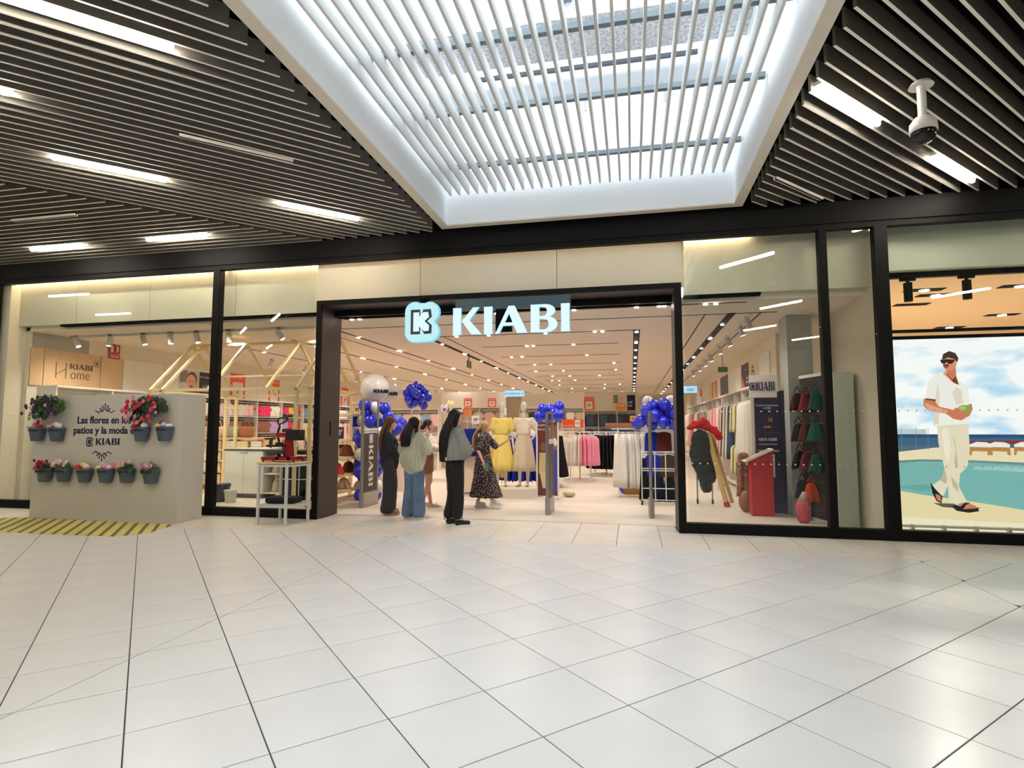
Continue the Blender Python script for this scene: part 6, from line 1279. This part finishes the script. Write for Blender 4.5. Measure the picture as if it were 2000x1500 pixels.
tr = M().cap((-.05, 0, .9), (.05, 0, .9), .12, .12, 14)
for s_, k in (('L', -1), ('R', 1)): a_ = Vector(J['an'+s_]); tr.cap((k*.07, 0, .84), J['kn'+s_], .11, .11, 14); tr.cap(J['kn'+s_], a_+V(0, 0, .02), .11, .12, 14)
tr.v = [(x, y, max(z, .02)) for x, y, z in tr.v]
cloth(t, 'trousers', tr, mat('charcoal_cloth', (48, 46, 50), rough=.9), wr=.009, f=(12, 12, 3))
for s_ in 'LR': sole_shoe(t, J['an'+s_], J['toe'+s_], TAN, TAN, False)
# ---- woman in white crop blouse and shorts ----
J = stand(.085); J.update(knL=(-.09, .03, .47), anL=(-.09, -.1, .08), toeL=(-.1, .05, .03), anR=(.09, .08, .08), toeR=(.1, .23, .03), elL=(-.21, .1, 1.1), wrL=(.0, .24, 1.12), elR=(.21, .1, 1.08), wrR=(.02, .26, 1.05), upL=(0, .5, .6), upR=(0, .5, .6))
t, P, g_ = figure('person', 'woman with brown hair tied low, white cropped blouse and brown shorts, arms folded', (-3.82, 10.25, 0), radians(-78), J, head_yaw=radians(-4)); t.scale = (.99,)*3
face_parts(t, P, DBR); h = M().ell(P(0, -.022, .035), (.082, .098, .098), 16, 10).ell(P(0, -.125, -.03), (.045, .045, .05), 12, 8).cap(P(-.07, .0, 0), P(-.074, .03, -.08), .014, .01, 8).cap(P(.07, .0, 0), P(.074, .03, -.08), .014, .01, 8)
link('hair', remesh(h, .008, DBR, 3, wob(.006, 50), 'hair'), t, True)
tp = M().cap((-.08, -.01, 1.27), (.08, -.01, 1.27), .1, .1, 14).cap((0, .01, 1.2), (0, .01, 1.12), .12, .125, 14)
for k in (-1, 1): tp.cap((k*.14, -.02, 1.34), (k*.22, .08, 1.12), .075, .09, 12); tp.cap((k*.22, .08, 1.12), (k*.1, .2, 1.1), .085, .05, 12)
cloth(t, 'blouse', tp, mat('white_cotton', (240, 228, 220), rough=.9), wr=.013, f=(14, 14, 8))
so_ = M().cap((-.05, 0, .95), (.05, 0, .95), .11, .11, 14)
for k in (-1, 1): so_.cap((k*.08, 0, .9), (k*.09, .01, .7), .105, .1, 14)
cloth(t, 'shorts', so_, mat('brown_shorts', (150, 102, 78), rough=.85), wr=.006)
for s_ in 'LR':
    a_ = Vector(J['an'+s_]); to = Vector(J['toe'+s_]); sd_ = obj('sandal', M().cap(a_+V(0, -.05, -.065), to+V(0, .02, -.015), .03, .03, 10), mat('sandal_cream', (214, 196, 168), rough=.7), t, True, smooth=True)
    obj('strap', M().tube([a_+V(-.04, .1, -.05), a_+V(0, .1, -.005), a_+V(.04, .1, -.05)], .01, 6), mat('sandal_cream', 0), sd_, True)
# ---- woman in spotted dress, walking and pointing ----
J = stand(.07); J.update(pelvis=(0, 0, .93), head=(0, .02, 1.52), hipL=(-.08, 0, .88), knL=(-.07, -.02, .47), anL=(-.07, -.16, .085), toeL=(-.07, -.02, .03), knR=(.07, .14, .48), anR=(.07, .22, .1), toeR=(.08, .37, .085),
    elL=(-.25, .16, 1.14), wrL=(-.3, .38, 1.27), upL=(-.2, -.2, 1), hdL=(-.1, .7, .7), elR=(.22, -.02, 1.08), wrR=(.24, .1, .86), hdR=(0, .35, -.9), upR=(1, .2, 0))
t, P, g_ = figure('person', 'blonde woman in long dark spotted dress walking with one arm raised pointing', (-2.74, 10.35, 0), radians(-100), J, head_yaw=radians(6), hc=.5); t.scale = (.985,)*3
face_parts(t, P, DBR); longhair(t, P, BLH, (.02, -.14, -.46), .5, .1, .055, 1.0)
SPOT = mat('spotted_dress', (44, 28, 32), rough=.85); nt = SPOT.node_tree; vo = nt.nodes.new('ShaderNodeTexVoronoi'); vo.inputs['Scale'].default_value = 44; rp = nt.nodes.new('ShaderNodeValToRGB'); rp.color_ramp.interpolation = 'CONSTANT'; rp.color_ramp.elements[0].color = (*lin((232, 214, 206)), 1); rp.color_ramp.elements[1].position = .27; rp.color_ramp.elements[1].color = (*lin((44, 26, 30)), 1); tc = nt.nodes.new('ShaderNodeTexCoord')
nt.links.new(tc.outputs['Object'], vo.inputs['Vector']); nt.links.new(vo.outputs['Distance'], rp.inputs[0]); nt.links.new(rp.outputs[0], nt.nodes['Principled BSDF'].inputs['Base Color'])
ds = M().cap((-.1, -.015, 1.32), (.1, -.015, 1.32), .1, .1, 14).cap((0, 0, 1.24), (0, 0, 1.06), .13, .115, 16)
ds.cap((-.15, -.02, 1.35), (-.24, .12, 1.16), .065, .075, 12); ds.cap((.15, -.02, 1.35), (.21, -.02, 1.13), .065, .075, 12)
ds.eloft([(0, .05, .2, .21, .34), (0, .04, .35, .2, .29), (0, .02, .6, .185, .22), (0, 0, .82, .165, .17), (0, 0, .95, .145, .14), (0, 0, 1.06, .11, .1)], 26, rip=-.0)
cloth(t, 'dress', ds, SPOT, wr=.012, f=(12, 12, 3))
obj('belt', M().eloft([(0, 0, 1.03, .128, .124), (0, 0, 1.06, .128, .124)], 22), mat('belt_dark', (60, 40, 44), rough=.6), t, True)
for s_ in 'LR': sole_shoe(t, J['an'+s_], J['toe'+s_], WSH, WSH)
o = thing('phone', 'green backed phone held low by the woman in the spotted dress', 'phone', (0, 0, 0)); pw = Matrix.Translation(Vector((-2.74, 10.35, 0))) @ Matrix.Rotation(radians(-100), 4, 'Z') @ Vector((.255, .17, .77))
o.location = pw*1; obj('case', M().cbox((0, 0, 0), (.07, .012, .14)), mat('green_phone', (90, 130, 110), rough=.4), o, True, bevel=.003)
# ---- mannequins ----
def mannequin(loc, rz, label, top_m, skirt_m, arms, rib=.5, group=None, base=True):
    J = stand(.08); J.update(arms); J.update(head=(0, .0, 1.62), neck=(0, -.01, 1.44), knL=(-.085, .02, .48), knR=(.08, .04, .48), anR=(.08, .04, .08), toeR=(.1, .18, .03))
    J = {k: Vector(v)*1.07 for k, v in J.items()}
    t, P, g_ = figure('mannequin', label, loc, rz, J, 'mannequin', MSK, .01, True, .15, face=False, group=group)
    tp = M().cap((-.1, -.01, 1.41), (.1, -.01, 1.41), .085, .085, 14).eloft([(0, 0, 1.12, .15, .125), (0, 0, 1.16, .165, .135), (0, 0, 1.28, .165, .13), (0, -.01, 1.42, .17, .1)], 24)
    for k, s_ in ((-1, 'L'), (1, 'R')): a_ = Vector(J['sh'+s_]); e_ = Vector(J['el'+s_]); tp.cap(a_, a_.lerp(e_, .62), .07, .08, 12)
    cloth(t, 'blouse', tp, top_m, wr=.009, f=(10, 10, 7))
    n = 48; rings = []
    for z, rx, ry, a_ in ((.33, .27, .22, 1), (.5, .25, .2, .9), (.75, .22, .175, .7), (.95, .19, .15, .4), (1.08, .145, .12, .1), (1.13, .135, .115, 0)):
        rings.append([(cos(2*pi*i/n)*rx*(1+.07*a_*sin(11*2*pi*i/n)), sin(2*pi*i/n)*ry*(1+.09*a_*sin(11*2*pi*i/n)), z) for i in range(n)])
    obj('skirt', M().loft(rings), skirt_m, t, True, smooth=True)
    for s_ in 'LR': a_ = Vector(J['an'+s_]); to = Vector(J['toe'+s_]); obj('sandal', M().cap(a_+V(0, -.04, -.07), to+V(0, .02, -.018), .03, .032, 10), mat('gold_sandal', (170, 146, 96), rough=.5), t, True, smooth=True)
    return t
PZ = .206
mannequin((-2.83, 12.22, PZ), radians(180+8), 'white mannequin in yellow tee and long pleated yellow skirt on the podium', fab((244, 218, 120)), mat('yellow_pleats', (246, 220, 120), rough=.8), dict(elL=(-.21, -.0, 1.08), wrL=(-.24, .03, .84), elR=(.2, -.02, 1.08), wrR=(.22, .04, .85)))
mannequin((-2.35, 12.3, PZ), radians(180+2), 'white mannequin in cream blouse and long beige skirt, hands behind the hips', fab((236, 222, 196)), mat('beige_linen', (222, 202, 172), rough=.9), dict(elL=(-.28, -.06, 1.1), wrL=(-.14, -.1, .94), elR=(.28, -.06, 1.1), wrR=(.14, -.1, .94)))
mannequin((-2.9, 17.5, 0), radians(180), 'far white mannequin in cream clothes behind the blue skirts', fab((240, 234, 226)), fab((240, 234, 228)), {})
